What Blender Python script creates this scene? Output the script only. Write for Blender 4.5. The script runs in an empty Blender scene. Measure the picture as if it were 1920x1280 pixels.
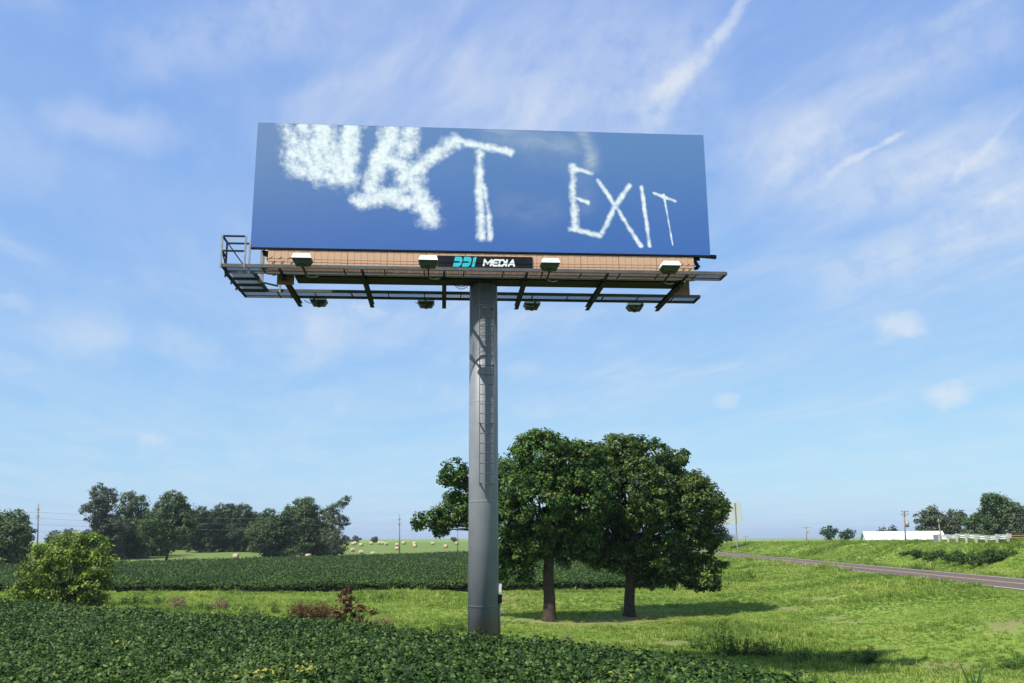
import bpy, math, random
import numpy as np
from mathutils import Matrix, Vector, Euler

R = math.radians
rng = np.random.default_rng(11)
random.seed(5)
scene = bpy.context.scene
COL = scene.collection

# ------------------------------------------------------------------ camera
CZ = 5.0                                   # eye height above the lowest lawn
FPX = 1650.0                               # focal length in pixels of the 1920 px wide photograph
PIT = math.atan(367 / FPX); ROLL = R(0.4)
cam_d = bpy.data.cameras.new('camera'); cam = bpy.data.objects.new('camera', cam_d); COL.objects.link(cam)
cam_d.sensor_width = 36; cam_d.lens = FPX / 1920 * 36; cam_d.clip_end = 9000; cam_d.clip_start = 0.2
_r = Vector((1, 0, 0)); _u = Vector((0, -math.sin(PIT), math.cos(PIT))); _f = Vector((0, math.cos(PIT), math.sin(PIT)))
_r2 = _r * math.cos(ROLL) - _u * math.sin(ROLL); _u2 = _r * math.sin(ROLL) + _u * math.cos(ROLL)
cam.matrix_world = Matrix(((_r2.x, _u2.x, -_f.x, 0), (_r2.y, _u2.y, -_f.y, 0), (_r2.z, _u2.z, -_f.z, CZ), (0, 0, 0, 1)))
scene.camera = cam

def ray(px, py):
    a = (px - 960) / FPX; b = (640 - py) / FPX
    return np.array(_r2) * a + np.array(_u2) * b + np.array(_f)
def at(px, py, d):
    r = ray(px, py); p = r * (d / r[1]); p[2] += CZ
    return p

# ------------------------------------------------------------------ sun and sky
SUN_A, SUN_E = 45.5, 51.5                  # azimuth left of straight behind the camera, elevation
to_sun = Vector((-math.sin(R(SUN_A)) * math.cos(R(SUN_E)), -math.cos(R(SUN_A)) * math.cos(R(SUN_E)), math.sin(R(SUN_E))))
sun_d = bpy.data.lights.new('sun', 'SUN'); sun = bpy.data.objects.new('sun', sun_d); COL.objects.link(sun)
sun_d.energy = 4.2; sun_d.angle = R(0.53); sun_d.color = (1, 0.95, 0.87)
sun.rotation_euler = to_sun.to_track_quat('Z', 'Y').to_euler(); sun.location = (-30, -30, 60)

scene.view_settings.view_transform = 'Standard'; scene.view_settings.look = 'None'
scene.view_settings.exposure = 0.6; scene.view_settings.gamma = 1.0
scene.view_settings.use_curve_mapping = False

world = bpy.data.worlds.new('World'); scene.world = world; world.use_nodes = True
W = world.node_tree; W.nodes.clear()

class NG:
    """small helper to write node graphs as expressions"""
    def __init__(s, tree): s.t = tree
    def n(s, typ, **kw):
        nd = s.t.nodes.new(typ)
        for k, v in kw.items():
            if k in nd.bl_rna.properties: setattr(nd, k, v)
        return nd
    def setin(s, sock, v):
        if hasattr(v, 'is_output') or isinstance(v, bpy.types.NodeSocket): s.t.links.new(v, sock)
        else: sock.default_value = v
    def math(s, op, a, b=None, c=None, clamp=False):
        nd = s.n('ShaderNodeMath', operation=op); nd.use_clamp = clamp
        s.setin(nd.inputs[0], a)
        if b is not None: s.setin(nd.inputs[1], b)
        if c is not None: s.setin(nd.inputs[2], c)
        return nd.outputs[0]
    def vmath(s, op, a, b=None, out=0, scale=None):
        nd = s.n('ShaderNodeVectorMath', operation=op); s.setin(nd.inputs[0], a)
        if b is not None: s.setin(nd.inputs[1], b)
        if scale is not None: s.setin(nd.inputs['Scale'], scale)
        return nd.outputs['Value' if op in ('DOT_PRODUCT', 'LENGTH', 'DISTANCE') else 0]
    def noise(s, vec, scale, detail=4, rough=0.55, dist=0.0, out='Fac'):
        nd = s.n('ShaderNodeTexNoise')
        if vec is not None: s.setin(nd.inputs['Vector'], vec)
        nd.inputs['Scale'].default_value = scale; nd.inputs['Detail'].default_value = detail
        nd.inputs['Roughness'].default_value = rough; nd.inputs['Distortion'].default_value = dist
        return nd.outputs[out]
    def step(s, v, a, b, lo=0.0, hi=1.0):
        nd = s.n('ShaderNodeMapRange', interpolation_type='SMOOTHSTEP'); s.setin(nd.inputs['Value'], v)
        for k, x in (('From Min', a), ('From Max', b), ('To Min', lo), ('To Max', hi)): s.setin(nd.inputs[k], x)
        return nd.outputs['Result']
    def mix(s, fac, a, b, blend='MIX'):
        nd = s.n('ShaderNodeMix', data_type='RGBA', blend_type=blend)
        s.setin(nd.inputs[0], fac)
        for i, v in ((6, a), (7, b)):
            if isinstance(v, tuple) and len(v) == 3: v = v + (1,)
            s.setin(nd.inputs[i], v)
        return nd.outputs[2]
    def attr(s, name, out='Fac', typ='GEOMETRY'):
        nd = s.n('ShaderNodeAttribute', attribute_type=typ); nd.attribute_name = name
        return nd.outputs[out]

def rdir(px, py):
    r = ray(px, py); return r / np.linalg.norm(r)

def build_world():
    g = NG(W)
    sky = g.n('ShaderNodeTexSky', sky_type='NISHITA')
    sky.sun_disc = False; sky.sun_elevation = R(SUN_E); sky.sun_rotation = R(180 + SUN_A)
    sky.altitude = 200; sky.air_density = 1.0; sky.dust_density = 1.0; sky.ozone_density = 3.0
    # film response of the camera: each channel's range is compressed
    sc_ = g.n('ShaderNodeSeparateColor'); W.links.new(sky.outputs[0], sc_.inputs[0]); hs = g.n('ShaderNodeCombineColor')
    for i, (k, p) in enumerate(((.215, .54), (.303, .515), (.668, .19))):
        W.links.new(g.math('MULTIPLY', g.math('POWER', g.math('MAXIMUM', sc_.outputs[i], .001), p), k / 1.516 / .15), hs.inputs[i])
    bg = g.n('ShaderNodeBackground'); bg.inputs['Strength'].default_value = 0.15
    W.links.new(hs.outputs[0], bg.inputs['Color'])
    tc = g.n('ShaderNodeTexCoord'); d = tc.outputs['Generated']
    sep = g.n('ShaderNodeSeparateXYZ'); W.links.new(d, sep.inputs[0])
    z = sep.outputs['Z']
    zz = g.math('MAXIMUM', g.math('ADD', z, 0.03), 0.03)
    pl = g.n('ShaderNodeCombineXYZ')
    W.links.new(g.math('DIVIDE', sep.outputs['X'], zz), pl.inputs[0]); W.links.new(g.math('DIVIDE', sep.outputs['Y'], zz), pl.inputs[1])
    P = pl.outputs[0]
    # the wind direction of the cirrus, as seen along the long contrail
    a, b = rdir(1415, 0), rdir(1200, 240)
    pa, pb = a[:2] / (a[2] + .03), b[:2] / (b[2] + .03)
    ang = math.atan2(pb[1] - pa[1], pb[0] - pa[0])
    mp = g.n('ShaderNodeMapping'); W.links.new(P, mp.inputs['Vector'])
    mp.inputs['Rotation'].default_value = (0, 0, -ang)
    vr = g.n('ShaderNodeVectorRotate', rotation_type='Z_AXIS'); W.links.new(P, vr.inputs['Vector']); vr.inputs['Angle'].default_value = -ang
    S = g.vmath('MULTIPLY', vr.outputs[0], (0.62, 1.35, 1))
    warp = g.noise(P, 1.1, 3, 0.5, out='Color')
    S2 = g.vmath('ADD', S, g.vmath('SCALE', g.vmath('SUBTRACT', warp, (.5, .5, .5)), scale=0.6))
    n1 = g.noise(S2, 1.25, 8, 0.56, 0.15)
    n2 = g.noise(g.vmath('ADD', P, (3.1, 7.7, 0)), 0.75, 4, 0.5)
    cir = g.step(g.math('ADD', n1, g.math('MULTIPLY', g.math('SUBTRACT', n2, 0.5), 0.8)), 0.46, 0.80)
    n3 = g.noise(g.vmath('MULTIPLY', S2, (0.9, 1.9, 1)), 2.6, 9, 0.62, 0.2)
    cir = g.math('MULTIPLY', cir, g.step(n3, .25, .75, .45, 1.1))
    lo = g.step(z, 0.05, 0.30)
    cir = g.math('MULTIPLY', g.math('MULTIPLY', cir, lo), 0.50)
    # thin haze veil of high cloud all over
    veil = g.math('MULTIPLY', g.math('MULTIPLY', g.step(g.noise(S2, 0.8, 7, 0.6), 0.3, 0.72), g.step(n3, .25, .75, .5, 1.2)), 0.26)
    total = g.math('ADD', cir, veil)
    # contrails: bands along great circles
    wn1 = g.vmath('SCALE', g.vmath('SUBTRACT', g.noise(d, 14, 5, 0.6, out='Color'), (.5, .5, .5)), scale=0.03)
    wn2 = g.vmath('SCALE', g.vmath('SUBTRACT', g.noise(d, 30, 5, 0.6, out='Color'), (.5, .5, .5)), scale=0.035)
    tx0 = g.step(g.noise(d, 26, 6, 0.65), 0.3, 0.62, 0.25, 1.0)
    def band(p0, p1, w0, w1, amt, nscale):
        u, v = rdir(*p0), rdir(*p1)
        nrm = np.cross(u, v); nrm /= np.linalg.norm(nrm)
        t = v - u * np.dot(u, v); L = math.acos(np.dot(u, v)); t /= np.linalg.norm(t)
        wv = g.vmath('ADD', d, wn1)
        off = g.math('ABSOLUTE', g.vmath('DOT_PRODUCT', wv, tuple(nrm)))
        along = g.math('DIVIDE', g.vmath('DOT_PRODUCT', d, tuple(t)), math.sin(L))
        wid = g.math('MULTIPLY_ADD', along, w1 - w0, w0)
        m = g.step(g.math('DIVIDE', off, g.math('MAXIMUM', wid, 1e-4)), 0.15, 1.0, 1.0, 0.0)
        ends = g.math('MULTIPLY', g.step(along, -0.12, 0.05), g.step(along, 0.75, 1.15, 1.0, 0.0))
        tx = tx0
        return g.math('MULTIPLY', g.math('MULTIPLY', m, ends), g.math('MULTIPLY', tx, amt))
    for args in (((1425, -20), (1195, 245), 0.006, 0.024, 0.42, 14), ((1690, 254), (1553, 335), 0.004, 0.007, 0.42, 22),
                 ((1905, 205), (1770, 365), 0.004, 0.010, 0.22, 18), ((1960, 385), (1490, 545), 0.045, 0.035, 0.30, 8), ((1330, 70), (860, 230), 0.11, 0.09, 0.22, 8), ((1920, 330), (1380, 330), 0.08, 0.06, 0.22, 8), ((1900, 50), (1380, 310), 0.06, 0.05, 0.22, 8), ((560, 40), (200, 110), 0.05, 0.05, 0.22, 8),
                 ((1960, 250), (1540, 420), 0.02, 0.03, 0.16, 8), ((1860, -10), (1560, 130), 0.012, 0.02, 0.16, 9)):
        total = g.math('ADD', total, band(*args))
    # small puffs low in the sky
    for px, py, rad, amt in ((1690, 612, .036, .55), (1780, 745, .032, .55), (1362, 750, .020, .36), (283, 823, .020, .34), (980, 690, .035, .16),
                             (30, 565, .022, .25), (150, 225, .05, .22), (270, 245, .055, .24), (160, 620, .07, .22), (470, 860, .035, .10), (1640, 815, .04, .10)):
        c = rdir(px, py)
        wv = g.vmath('ADD', d, wn2)
        df = g.vmath('MULTIPLY', g.vmath('SUBTRACT', wv, tuple(c)), (1, 1, 1.7))
        m = g.step(g.math('DIVIDE', g.vmath('LENGTH', df), rad), 0.15, 1.0, 1.0, 0.0)
        total = g.math('ADD', total, g.math('MULTIPLY', m, amt))
    total = g.math('MINIMUM', total, 0.85)
    bc = g.n('ShaderNodeBackground'); bc.inputs['Color'].default_value = (0.84, 0.91, 1.0, 1); bc.inputs['Strength'].default_value = 0.60
    ms = g.n('ShaderNodeMixShader'); W.links.new(total, ms.inputs[0]); W.links.new(bg.outputs[0], ms.inputs[1]); W.links.new(bc.outputs[0], ms.inputs[2])
    out = g.n('ShaderNodeOutputWorld'); W.links.new(ms.outputs[0], out.inputs['Surface'])
build_world()
world.cycles.sampling_method = 'MANUAL'; world.cycles.sample_map_resolution = 512
scene.cycles.max_bounces = 5; scene.cycles.diffuse_bounces = 2; scene.cycles.glossy_bounces = 2
scene.cycles.transmission_bounces = 4; scene.cycles.transparent_max_bounces = 8
scene.cycles.use_denoising = True

# ------------------------------------------------------------------ helpers
def tag(o, label=None, cat=None, group=None, kind=None):
    for k, v in (('label', label), ('category', cat), ('group', group), ('kind', kind)):
        if v: o[k] = v
    return o
def empty(name, loc, rz=0.0, parent=None):
    o = bpy.data.objects.new(name, None); COL.objects.link(o); o.location = loc; o.rotation_euler = (0, 0, rz); o.parent = parent
    return o
def link(name, me, mat=None, parent=None):
    o = bpy.data.objects.new(name, me); COL.objects.link(o); o.parent = parent
    if mat is not None and not me.materials: me.materials.append(mat)
    return o
def np_mesh(name, V, F, attrs=None, smooth=False):
    """mesh from numpy arrays; F is (n,3) or (n,4)"""
    V = np.asarray(V, np.float32); F = np.asarray(F, np.int32)
    me = bpy.data.meshes.new(name); k = F.shape[1]
    me.vertices.add(len(V)); me.vertices.foreach_set('co', V.ravel())
    me.loops.add(F.size); me.loops.foreach_set('vertex_index', F.ravel())
    me.polygons.add(len(F)); me.polygons.foreach_set('loop_start', np.arange(0, F.size, k, dtype=np.int32))
    me.polygons.foreach_set('loop_total', np.full(len(F), k, np.int32))
    if smooth: me.polygons.foreach_set('use_smooth', np.ones(len(F), bool))
    me.update(calc_edges=True)
    for n, a in (attrs or {}).items():
        a = np.asarray(a, np.float32)
        if a.ndim == 1:
            at_ = me.attributes.new(n, 'FLOAT', 'POINT'); at_.data.foreach_set('value', a)
        else:
            at_ = me.attributes.new(n, 'FLOAT_VECTOR', 'POINT'); at_.data.foreach_set('vector', a.ravel())
    return me

class MB:
    """collects simple solids into one mesh"""
    def __init__(s): s.v = []; s.f = []; s.sm = []
    def add(s, V, F, smooth=False):
        b = len(s.v); s.v += [tuple(map(float, p)) for p in V]
        for f in F: s.f.append([b + i for i in f]); s.sm.append(smooth)
        return s
    def box(s, x0, x1, y0, y1, z0, z1):
        V = [(x, y, z) for z in (z0, z1) for y in (y0, y1) for x in (x0, x1)]
        return s.add(V, [(0, 2, 3, 1), (4, 5, 7, 6), (0, 1, 5, 4), (2, 6, 7, 3), (0, 4, 6, 2), (1, 3, 7, 5)])
    def bar(s, p, q, w, h=None, up=(0, 0, 1)):
        h = h or w; p = Vector(p); q = Vector(q); d = (q - p).normalized(); u = Vector(up)
        if abs(d.dot(u)) > .98: u = Vector((0, 1, 0))
        r = d.cross(u).normalized(); u = r.cross(d).normalized()
        V = []
        for c in (p, q):
            for a, b in ((-1, -1), (1, -1), (1, 1), (-1, 1)): V.append(c + r * a * w / 2 + u * b * h / 2)
        return s.add(V, [(3, 2, 1, 0), (4, 5, 6, 7), (0, 1, 5, 4), (1, 2, 6, 5), (2, 3, 7, 6), (3, 0, 4, 7)])
    def tube(s, pts, rad, n=8, cap=True):
        pts = [Vector(p) for p in pts]; rad = rad if hasattr(rad, '__len__') else [rad] * len(pts)
        base = len(s.v); prev = None
        for i, p in enumerate(pts):
            d = (pts[min(i + 1, len(pts) - 1)] - pts[max(i - 1, 0)]).normalized()
            if prev is None:
                a = Vector((0, 0, 1)) if abs(d.z) < .9 else Vector((1, 0, 0))
                r = d.cross(a).normalized()
            else:
                r = (prev - d * prev.dot(d)).normalized()
            prev = r; u = d.cross(r)
            for k in range(n):
                t = 2 * math.pi * k / n
                s.v.append(tuple(p + (r * math.cos(t) + u * math.sin(t)) * rad[i]))
        for i in range(len(pts) - 1):
            for k in range(n):
                a = base + i * n + k; b = base + i * n + (k + 1) % n
                s.f.append([a, b, b + n, a + n]); s.sm.append(True)
        if cap:
            s.f.append([base + k for k in range(n)][::-1]); s.sm.append(False)
            e = base + (len(pts) - 1) * n
            s.f.append([e + k for k in range(n)]); s.sm.append(False)
        return s
    def prism(s, poly, y0, y1):
        """polygon in x,z pushed along y"""
        n = len(poly); V = [(x, y0, z) for x, z in poly] + [(x, y1, z) for x, z in poly]
        F = [list(range(n)), list(range(2 * n - 1, n - 1, -1))] + [[i + n, (i + 1) % n + n, (i + 1) % n, i] for i in range(n)]
        return s.add(V, F)
    def mesh(s, name):
        me = bpy.data.meshes.new(name); me.from_pydata(s.v, [], s.f); me.validate()
        if len(me.polygons) == len(s.sm): me.polygons.foreach_set('use_smooth', s.sm)
        me.update(); return me
    def build(s, name, mat, parent=None): return link(name, s.mesh(name), mat, parent)

def vnoise(x, y, seed=0):
    xi = np.floor(x).astype(np.int64); yi = np.floor(y).astype(np.int64); fx = x - xi; fy = y - yi
    fx = fx * fx * (3 - 2 * fx); fy = fy * fy * (3 - 2 * fy)
    def h(a, b):
        n = (a * 374761393 + b * 668265263 + seed * 1442695041) & 0x7fffffff
        n = ((n ^ (n >> 13)) * 1274126177) & 0x7fffffff
        return ((n ^ (n >> 16)) & 0xffff) / 65535.0
    return (h(xi, yi) * (1 - fx) + h(xi + 1, yi) * fx) * (1 - fy) + (h(xi, yi + 1) * (1 - fx) + h(xi + 1, yi + 1) * fx) * fy
def fbm(x, y, seed=0, oct=4):
    s = 0; a = .5
    for i in range(oct):
        s = s + a * vnoise(x * 2 ** i, y * 2 ** i, seed + i); a *= .5
    return s / (1 - .5 ** oct)
def sstep(a, b, x):
    t = np.clip((x - a) / (b - a), 0, 1); return t * t * (3 - 2 * t)
def inside(poly, x, y):
    c = np.zeros(np.shape(x), bool); n = len(poly)
    for i in range(n):
        x0, y0 = poly[i]; x1, y1 = poly[(i + 1) % n]
        if y0 == y1: continue
        k = ((y0 > y) != (y1 > y)) & (x < (x1 - x0) * (y - y0) / (y1 - y0) + x0)
        c ^= k
    return c
def pdist(poly, x, y, closed=True):
    d = np.full(np.shape(x), 1e9); n = len(poly)
    for i in range(n if closed else n - 1):
        x0, y0 = poly[i]; x1, y1 = poly[(i + 1) % n]
        dx, dy = x1 - x0, y1 - y0
        t = np.clip(((x - x0) * dx + (y - y0) * dy) / (dx * dx + dy * dy), 0, 1)
        d = np.minimum(d, np.hypot(x - x0 - t * dx, y - y0 - t * dy))
    return d

# ------------------------------------------------------------------ materials
def mat(name):
    m = bpy.data.materials.new(name); m.use_nodes = True; t = m.node_tree; t.nodes.clear()
    g = NG(t); out = g.n('ShaderNodeOutputMaterial'); b = g.n('ShaderNodeBsdfPrincipled')
    t.links.new(b.outputs[0], out.inputs['Surface'])
    return m, g, b, out
def paint(name, col, rough=.5, metal=0.0, var=.25, scale=3.0, dirt=None, bump=0.0, coords='Object', spec=.5):
    m, g, b, out = mat(name)
    tc = g.n('ShaderNodeTexCoord').outputs[coords]
    n = g.noise(tc, scale, 6, .6)
    c = g.mix(g.step(n, .3, .7), tuple(v * (1 - var) for v in col), tuple(min(1, v * (1 + var)) for v in col))
    if dirt:
        c = g.mix(g.step(g.noise(g.vmath('MULTIPLY', tc, (1, 1, .25)), scale * 2.3, 7, .65), .56, .72), c, dirt)
    g.setin(b.inputs['Base Color'], c)
    g.setin(b.inputs['Roughness'], g.math('MULTIPLY_ADD', n, .25, rough - .12)); b.inputs['Metallic'].default_value = metal
    b.inputs['Specular IOR Level'].default_value = spec
    if bump:
        bp = g.n('ShaderNodeBump'); bp.inputs['Strength'].default_value = bump; bp.inputs['Distance'].default_value = .02
        g.setin(bp.inputs['Height'], g.noise(tc, scale * 6, 6, .7)); g.setin(b.inputs['Normal'], bp.outputs[0])
    return m
def leafmat(name, dark, mid, light, rough=.5, transl=.28, spec=.35, extra=None, worldvar=0.0):
    """colour runs over the per-leaf value 'tint'; a few leaves over 'extra'"""
    m, g, b, out = mat(name)
    t = g.attr('tint')
    if worldvar:
        oi = g.n('ShaderNodeObjectInfo')
        gp = g.n('ShaderNodeNewGeometry').outputs['Position']
        t = g.math('ADD', t, g.math('MULTIPLY', g.math('SUBTRACT', oi.outputs['Random'], .5), worldvar * .6))
        t = g.math('ADD', t, g.math('MULTIPLY', g.math('SUBTRACT', g.noise(gp, .16, 5, .68), .5), worldvar * 2.6), clamp=True)
    c = g.mix(g.step(t, .0, .55), dark, mid); c = g.mix(g.step(t, .5, 1.0), c, light)
    if extra:
        c = g.mix(g.step(g.attr('odd'), .45, .55), c, extra)
    g.setin(b.inputs['Base Color'], c); b.inputs['Roughness'].default_value = rough; b.inputs['Specular IOR Level'].default_value = spec
    tr = g.n('ShaderNodeBsdfTranslucent'); g.setin(tr.inputs['Color'], g.mix(1.0, c, (1.25, 1.35, .65), 'MULTIPLY'))
    ms = g.n('ShaderNodeMixShader'); ms.inputs[0].default_value = transl
    g.t.links.new(b.outputs[0], ms.inputs[1]); g.t.links.new(tr.outputs[0], ms.inputs[2]); g.t.links.new(ms.outputs[0], out.inputs['Surface'])
    return m

M = {}
M['oak'] = leafmat('oak_leaf', (0.023, 0.057, 0.009), (0.052, 0.117, 0.017), (0.127, 0.202, 0.034), extra=(0.172, 0.156, 0.032), rough=.48)
M['oak_warm'] = leafmat('oak_leaf_warm', (0.023, 0.055, 0.009), (0.057, 0.110, 0.017), (0.137, 0.186, 0.036), extra=(0.163, 0.161, 0.037), rough=.48)
M['bush'] = leafmat('bush_leaf', (0.046, 0.098, 0.010), (0.144, 0.215, 0.022), (0.299, 0.377, 0.045), extra=(0.184, 0.156, 0.040))
M['far_dark'] = leafmat('far_leaf_dark', (0.019, 0.045, 0.013), (0.041, 0.081, 0.022), (0.077, 0.128, 0.035), transl=.2)
M['far_mid'] = leafmat('far_leaf_mid', (0.029, 0.058, 0.017), (0.065, 0.113, 0.027), (0.121, 0.175, 0.044), transl=.2)
M['far_pale'] = leafmat('far_leaf_pale', (.035, .055, .030), (.075, .100, .052), (.13, .15, .085), extra=(.16, .10, .06), transl=.2)
M['round'] = leafmat('round_tree_leaf', (.016, .036, .011), (.038, .072, .019), (.075, .112, .030), transl=.2)
M['dead'] = leafmat('dead_leaf', (0.063, 0.029, 0.010), (0.132, 0.062, 0.022), (0.218, 0.112, 0.039), transl=.15)
M['dry'] = leafmat('dry_stalk', (.12, .085, .045), (.24, .18, .10), (.36, .29, .17), transl=.15)
M['weed'] = leafmat('weed_leaf', (.020, .050, .010), (.050, .105, .018), (.10, .17, .035))
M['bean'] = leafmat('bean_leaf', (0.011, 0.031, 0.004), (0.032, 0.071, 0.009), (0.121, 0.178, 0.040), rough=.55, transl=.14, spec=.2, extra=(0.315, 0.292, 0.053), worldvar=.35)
M['grass'] = leafmat('grass_blade', (0.086, 0.158, 0.022), (0.245, 0.329, 0.052), (0.417, 0.433, 0.130), rough=.6, transl=.42, extra=(0.381, 0.316, 0.170), worldvar=.9)
M['corn'] = leafmat('corn_leaf', (.03, .075, .012), (.06, .125, .022), (.12, .18, .05))
M['bark'] = paint('bark', (.043, .030, .020), .9, var=.5, scale=4, dirt=(.060, .052, .026), bump=1.0, coords='Object')
M['pole_grey'] = paint('pole_grey', (.195, .205, .22), .5, var=.10, scale=1.3, dirt=(.165, .165, .17), bump=.05)
M['steel_grey'] = paint('steel_grey', (.085, .083, .08), .55, var=.2, scale=4, dirt=(.12, .10, .085))
M['steel_dark'] = paint('steel_dark', (.0075, .007, .0072), .65, var=.3, scale=3, dirt=(.013, .010, .008), spec=.25)
M['galv'] = paint('galvanised', (.26, .27, .27), .5, metal=.2, var=.2, scale=6)
M['tan'] = paint('tan_board', (.58, .345, .21), .62, var=.10, scale=1.3, dirt=(.36, .20, .125))
M['black'] = paint('black_panel', (.008, .009, .012), .6, var=.2, spec=.15)
M['teal'] = paint('teal_letter', (.02, .50, .56), .45, var=.04)
M['white'] = paint('white_paint', (.80, .80, .78), .5, var=.04)
M['lamp_green'] = paint('lamp_green', (.022, .032, .016), .5, var=.15)
M['lamp_white'] = paint('lamp_white', (.82, .83, .78), .35, var=.03)
M['roof_white'] = paint('white_metal_roof', (.80, .80, .80), .35, var=.03)
M['sign_back'] = paint('sign_back', (.42, .46, .42), .45, metal=.2, var=.1)
M['wood_pole'] = paint('wood_pole', (.25, .20, .16), .85, var=.3, scale=4)
M['post_wood'] = paint('guard_post', (.42, .42, .37), .8, var=.2, scale=3)
M['rust'] = paint('rusty_rail', (.22, .11, .065), .8, var=.3, scale=4)
M['box_white'] = paint('box_white', (.55, .57, .50), .5, var=.05)
M['wire'] = paint('wire', (.20, .20, .21), .4, metal=.4, var=.05)

def bale_mat():
    m, g, b, out = mat('hay')
    tc = g.n('ShaderNodeTexCoord').outputs['Object']
    n = g.noise(g.vmath('MULTIPLY', tc, (6, 2, 2)), 6, 5, .7)
    c = g.mix(n, (.30, .21, .12), (.62, .50, .33)); g.setin(b.inputs['Base Color'], c); b.inputs['Roughness'].default_value = .95
    bp = g.n('ShaderNodeBump'); bp.inputs['Strength'].default_value = .7; bp.inputs['Distance'].default_value = .05
    g.setin(bp.inputs['Height'], n); g.setin(b.inputs['Normal'], bp.outputs[0]); return m
M['hay'] = bale_mat()

# ------------------------------------------------------------------ terrain
NEAR = [(4.6, 4), (5.15, 14.25), (4.75, 17.45), (3.15, 21.8), (1.38, 24.95), (-1.03, 27.9), (-7.48, 35.45), (-17.3, 41.65), (-29.2, 52), (-64, 76), (-90, 70), (-60, 4)]
FARF = [(-90, 82), (-32, 79), (-4, 77), (10, 80), (16.0, 84), (21, 120), (24, 235), (4, 238), (-12.5, 229.5), (-25.6, 204), (-36.6, 184), (-47.8, 168), (-63, 146), (-72, 135), (-120, 122), (-130, 95)]
def road_x(y): return 34.2 + .044 * (y - 55)
def canopy(d): return np.where(d < 28, -1.5 - .049 * d, -2.872 - .02 * (d - 28))
def Hrel(x, y):
    x = np.asarray(x, float); y = np.asarray(y, float)
    ins = inside(NEAR, x, y); ds = np.where(ins, 0, pdist(NEAR, x, y))
    zb = canopy(y) - .70
    zg = -4.45 - .30 * np.exp(-((x - 5) / 16) ** 2 - ((y - 54) / 13) ** 2) - .45 * np.exp(-((x - 14) / 9) ** 2 - ((y - 35.5) / 5.5) ** 2) - .12 * np.exp(-((x - 5) / 9) ** 2 - ((y - 55) / 9) ** 2)
    zg = zg + .28 * (fbm(x * .09, y * .09, 3) - .5) * np.exp(-np.maximum(y - 90, 0) / 60)
    # hay field hill, left background
    hill = 2.85 * sstep(175 + 65 * sstep(-78, -48, x), 362, y) * sstep(-260, -120, x) * (1 - sstep(-5, 60, x))
    hill = hill * (1 - .9 * sstep(385, 520, y)); zg = zg + hill
    zg = zg + 1.2 * sstep(420, 900, y)
    z = zb + (zg - zb) * sstep(0, 6.5, ds)
    # road and embankment on the right
    t = x - road_x(y); zr = -3.3; zc = -.55 - .012 * (y - 88); zc = zc + .35 * sstep(140, 240, y); zc = np.clip(zc, -2.6, .7)
    k = sstep(-17, -4.6, t); z = np.where(t < -4.3, z * (1 - k) + zr * k, z)
    bumps = .5 * (fbm(x * .16, y * .16, 8) - .5) + .25 * (fbm(x * .6, y * .6, 9) - .5)
    ze = np.where(t < 6.2, zr - .30 * sstep(4.2, 6.0, t), zr - .30 + (zc - zr + .30) * sstep(6.0, 15.5, t) ** .9 + bumps * sstep(6, 9, t) * (1 - .8 * sstep(13, 16, t)))
    far = -2.6 - 11 * sstep(60, 400, t)
    ze = ze + (far - ze) * sstep(27, 48, t)
    z = np.where(t > 4.2, ze, np.where(t > -4.3, zr, z))
    return z
def H(x, y): return Hrel(x, y) + CZ
def Hs(x, y): return float(H(np.array([x]), np.array([y]))[0])
def ground_hit(px, py, lo=12, hi=900):
    r = ray(px, py); ds = np.linspace(lo, hi, 9000)
    P = r[None] * (ds / r[1])[:, None]
    below = P[:, 2] < Hrel(P[:, 0], P[:, 1]); i = int(np.argmax(below)) if below.any() else len(ds) - 1
    return P[i] + np.array([0, 0, CZ])

def grid_axis(segs):
    a = []
    for x0, x1, n in segs: a.append(np.linspace(x0, x1, n, endpoint=False))
    return np.concatenate(a + [np.array([segs[-1][1]])])
gx = grid_axis([(-4000, -600, 14), (-600, -140, 40), (-140, -40, 70), (-40, 60, 200), (60, 140, 60), (140, 600, 34), (600, 4000, 14)])
gy = grid_axis([(-60, 6, 16), (6, 70, 128), (70, 260, 150), (260, 540, 90), (540, 1200, 40), (1200, 6000, 16)])
XX, YY = np.meshgrid(gx, gy); ZZ = H(XX, YY)
nx, ny = len(gx), len(gy); idx = np.arange(nx * ny).reshape(ny, nx)
Fq = np.stack([idx[:-1, :-1].ravel(), idx[:-1, 1:].ravel(), idx[1:, 1:].ravel(), idx[1:, :-1].ravel()], 1)
xf, yf = XX.ravel(), YY.ravel(); tf = xf - road_x(yf)
soil = (inside(NEAR, xf, yf) | (inside(FARF, xf, yf))).astype(float)
soil = np.maximum(soil, 1 - sstep(0, .6, pdist(NEAR, xf, yf)))
hay = sstep(130, 150, yf) * (1 - sstep(30, 45, xf)) * (1 - sstep(400, 500, yf))
SPOTS = [(3.5, 53, 4.5, 3.0, .9), (8.5, 56.5, 3.5, 3.0, .8), (-.6, 70, 2.2, 5.0, 1.0), (-1.2, 60, 2.0, 3.5, .8)]
for px, py, a, b in ((1205, 1203, 1.5, .9), (1270, 1206, .9, .7), (1090, 1208, .8, .5), (1562, 1158, .9, 1.0), (1590, 1166, .8, .8), (1745, 1250, 1.6, .8), (1790, 1258, 1.0, .6), (1640, 1252, .7, .4), (1480, 1140, .9, 1.2), (1620, 1275, .9, .5), (1900, 1170, 1.2, 1.6), (700, 1178, 1.5, .9), (1540, 1122, 1.0, 1.5)):
    q = ground_hit(px, py, 14, 120); SPOTS.append((q[0], q[1], a, b, 1.0))
def bare_fn(x, y):
    b = np.zeros(np.shape(x))
    for sx, sy, rx, ry, k in SPOTS: b = b + k * np.exp(-((x - sx) / rx) ** 2 - ((y - sy) / ry) ** 2)
    return np.clip(b, 0, 1)
bare = bare_fn(xf, yf)
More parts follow.
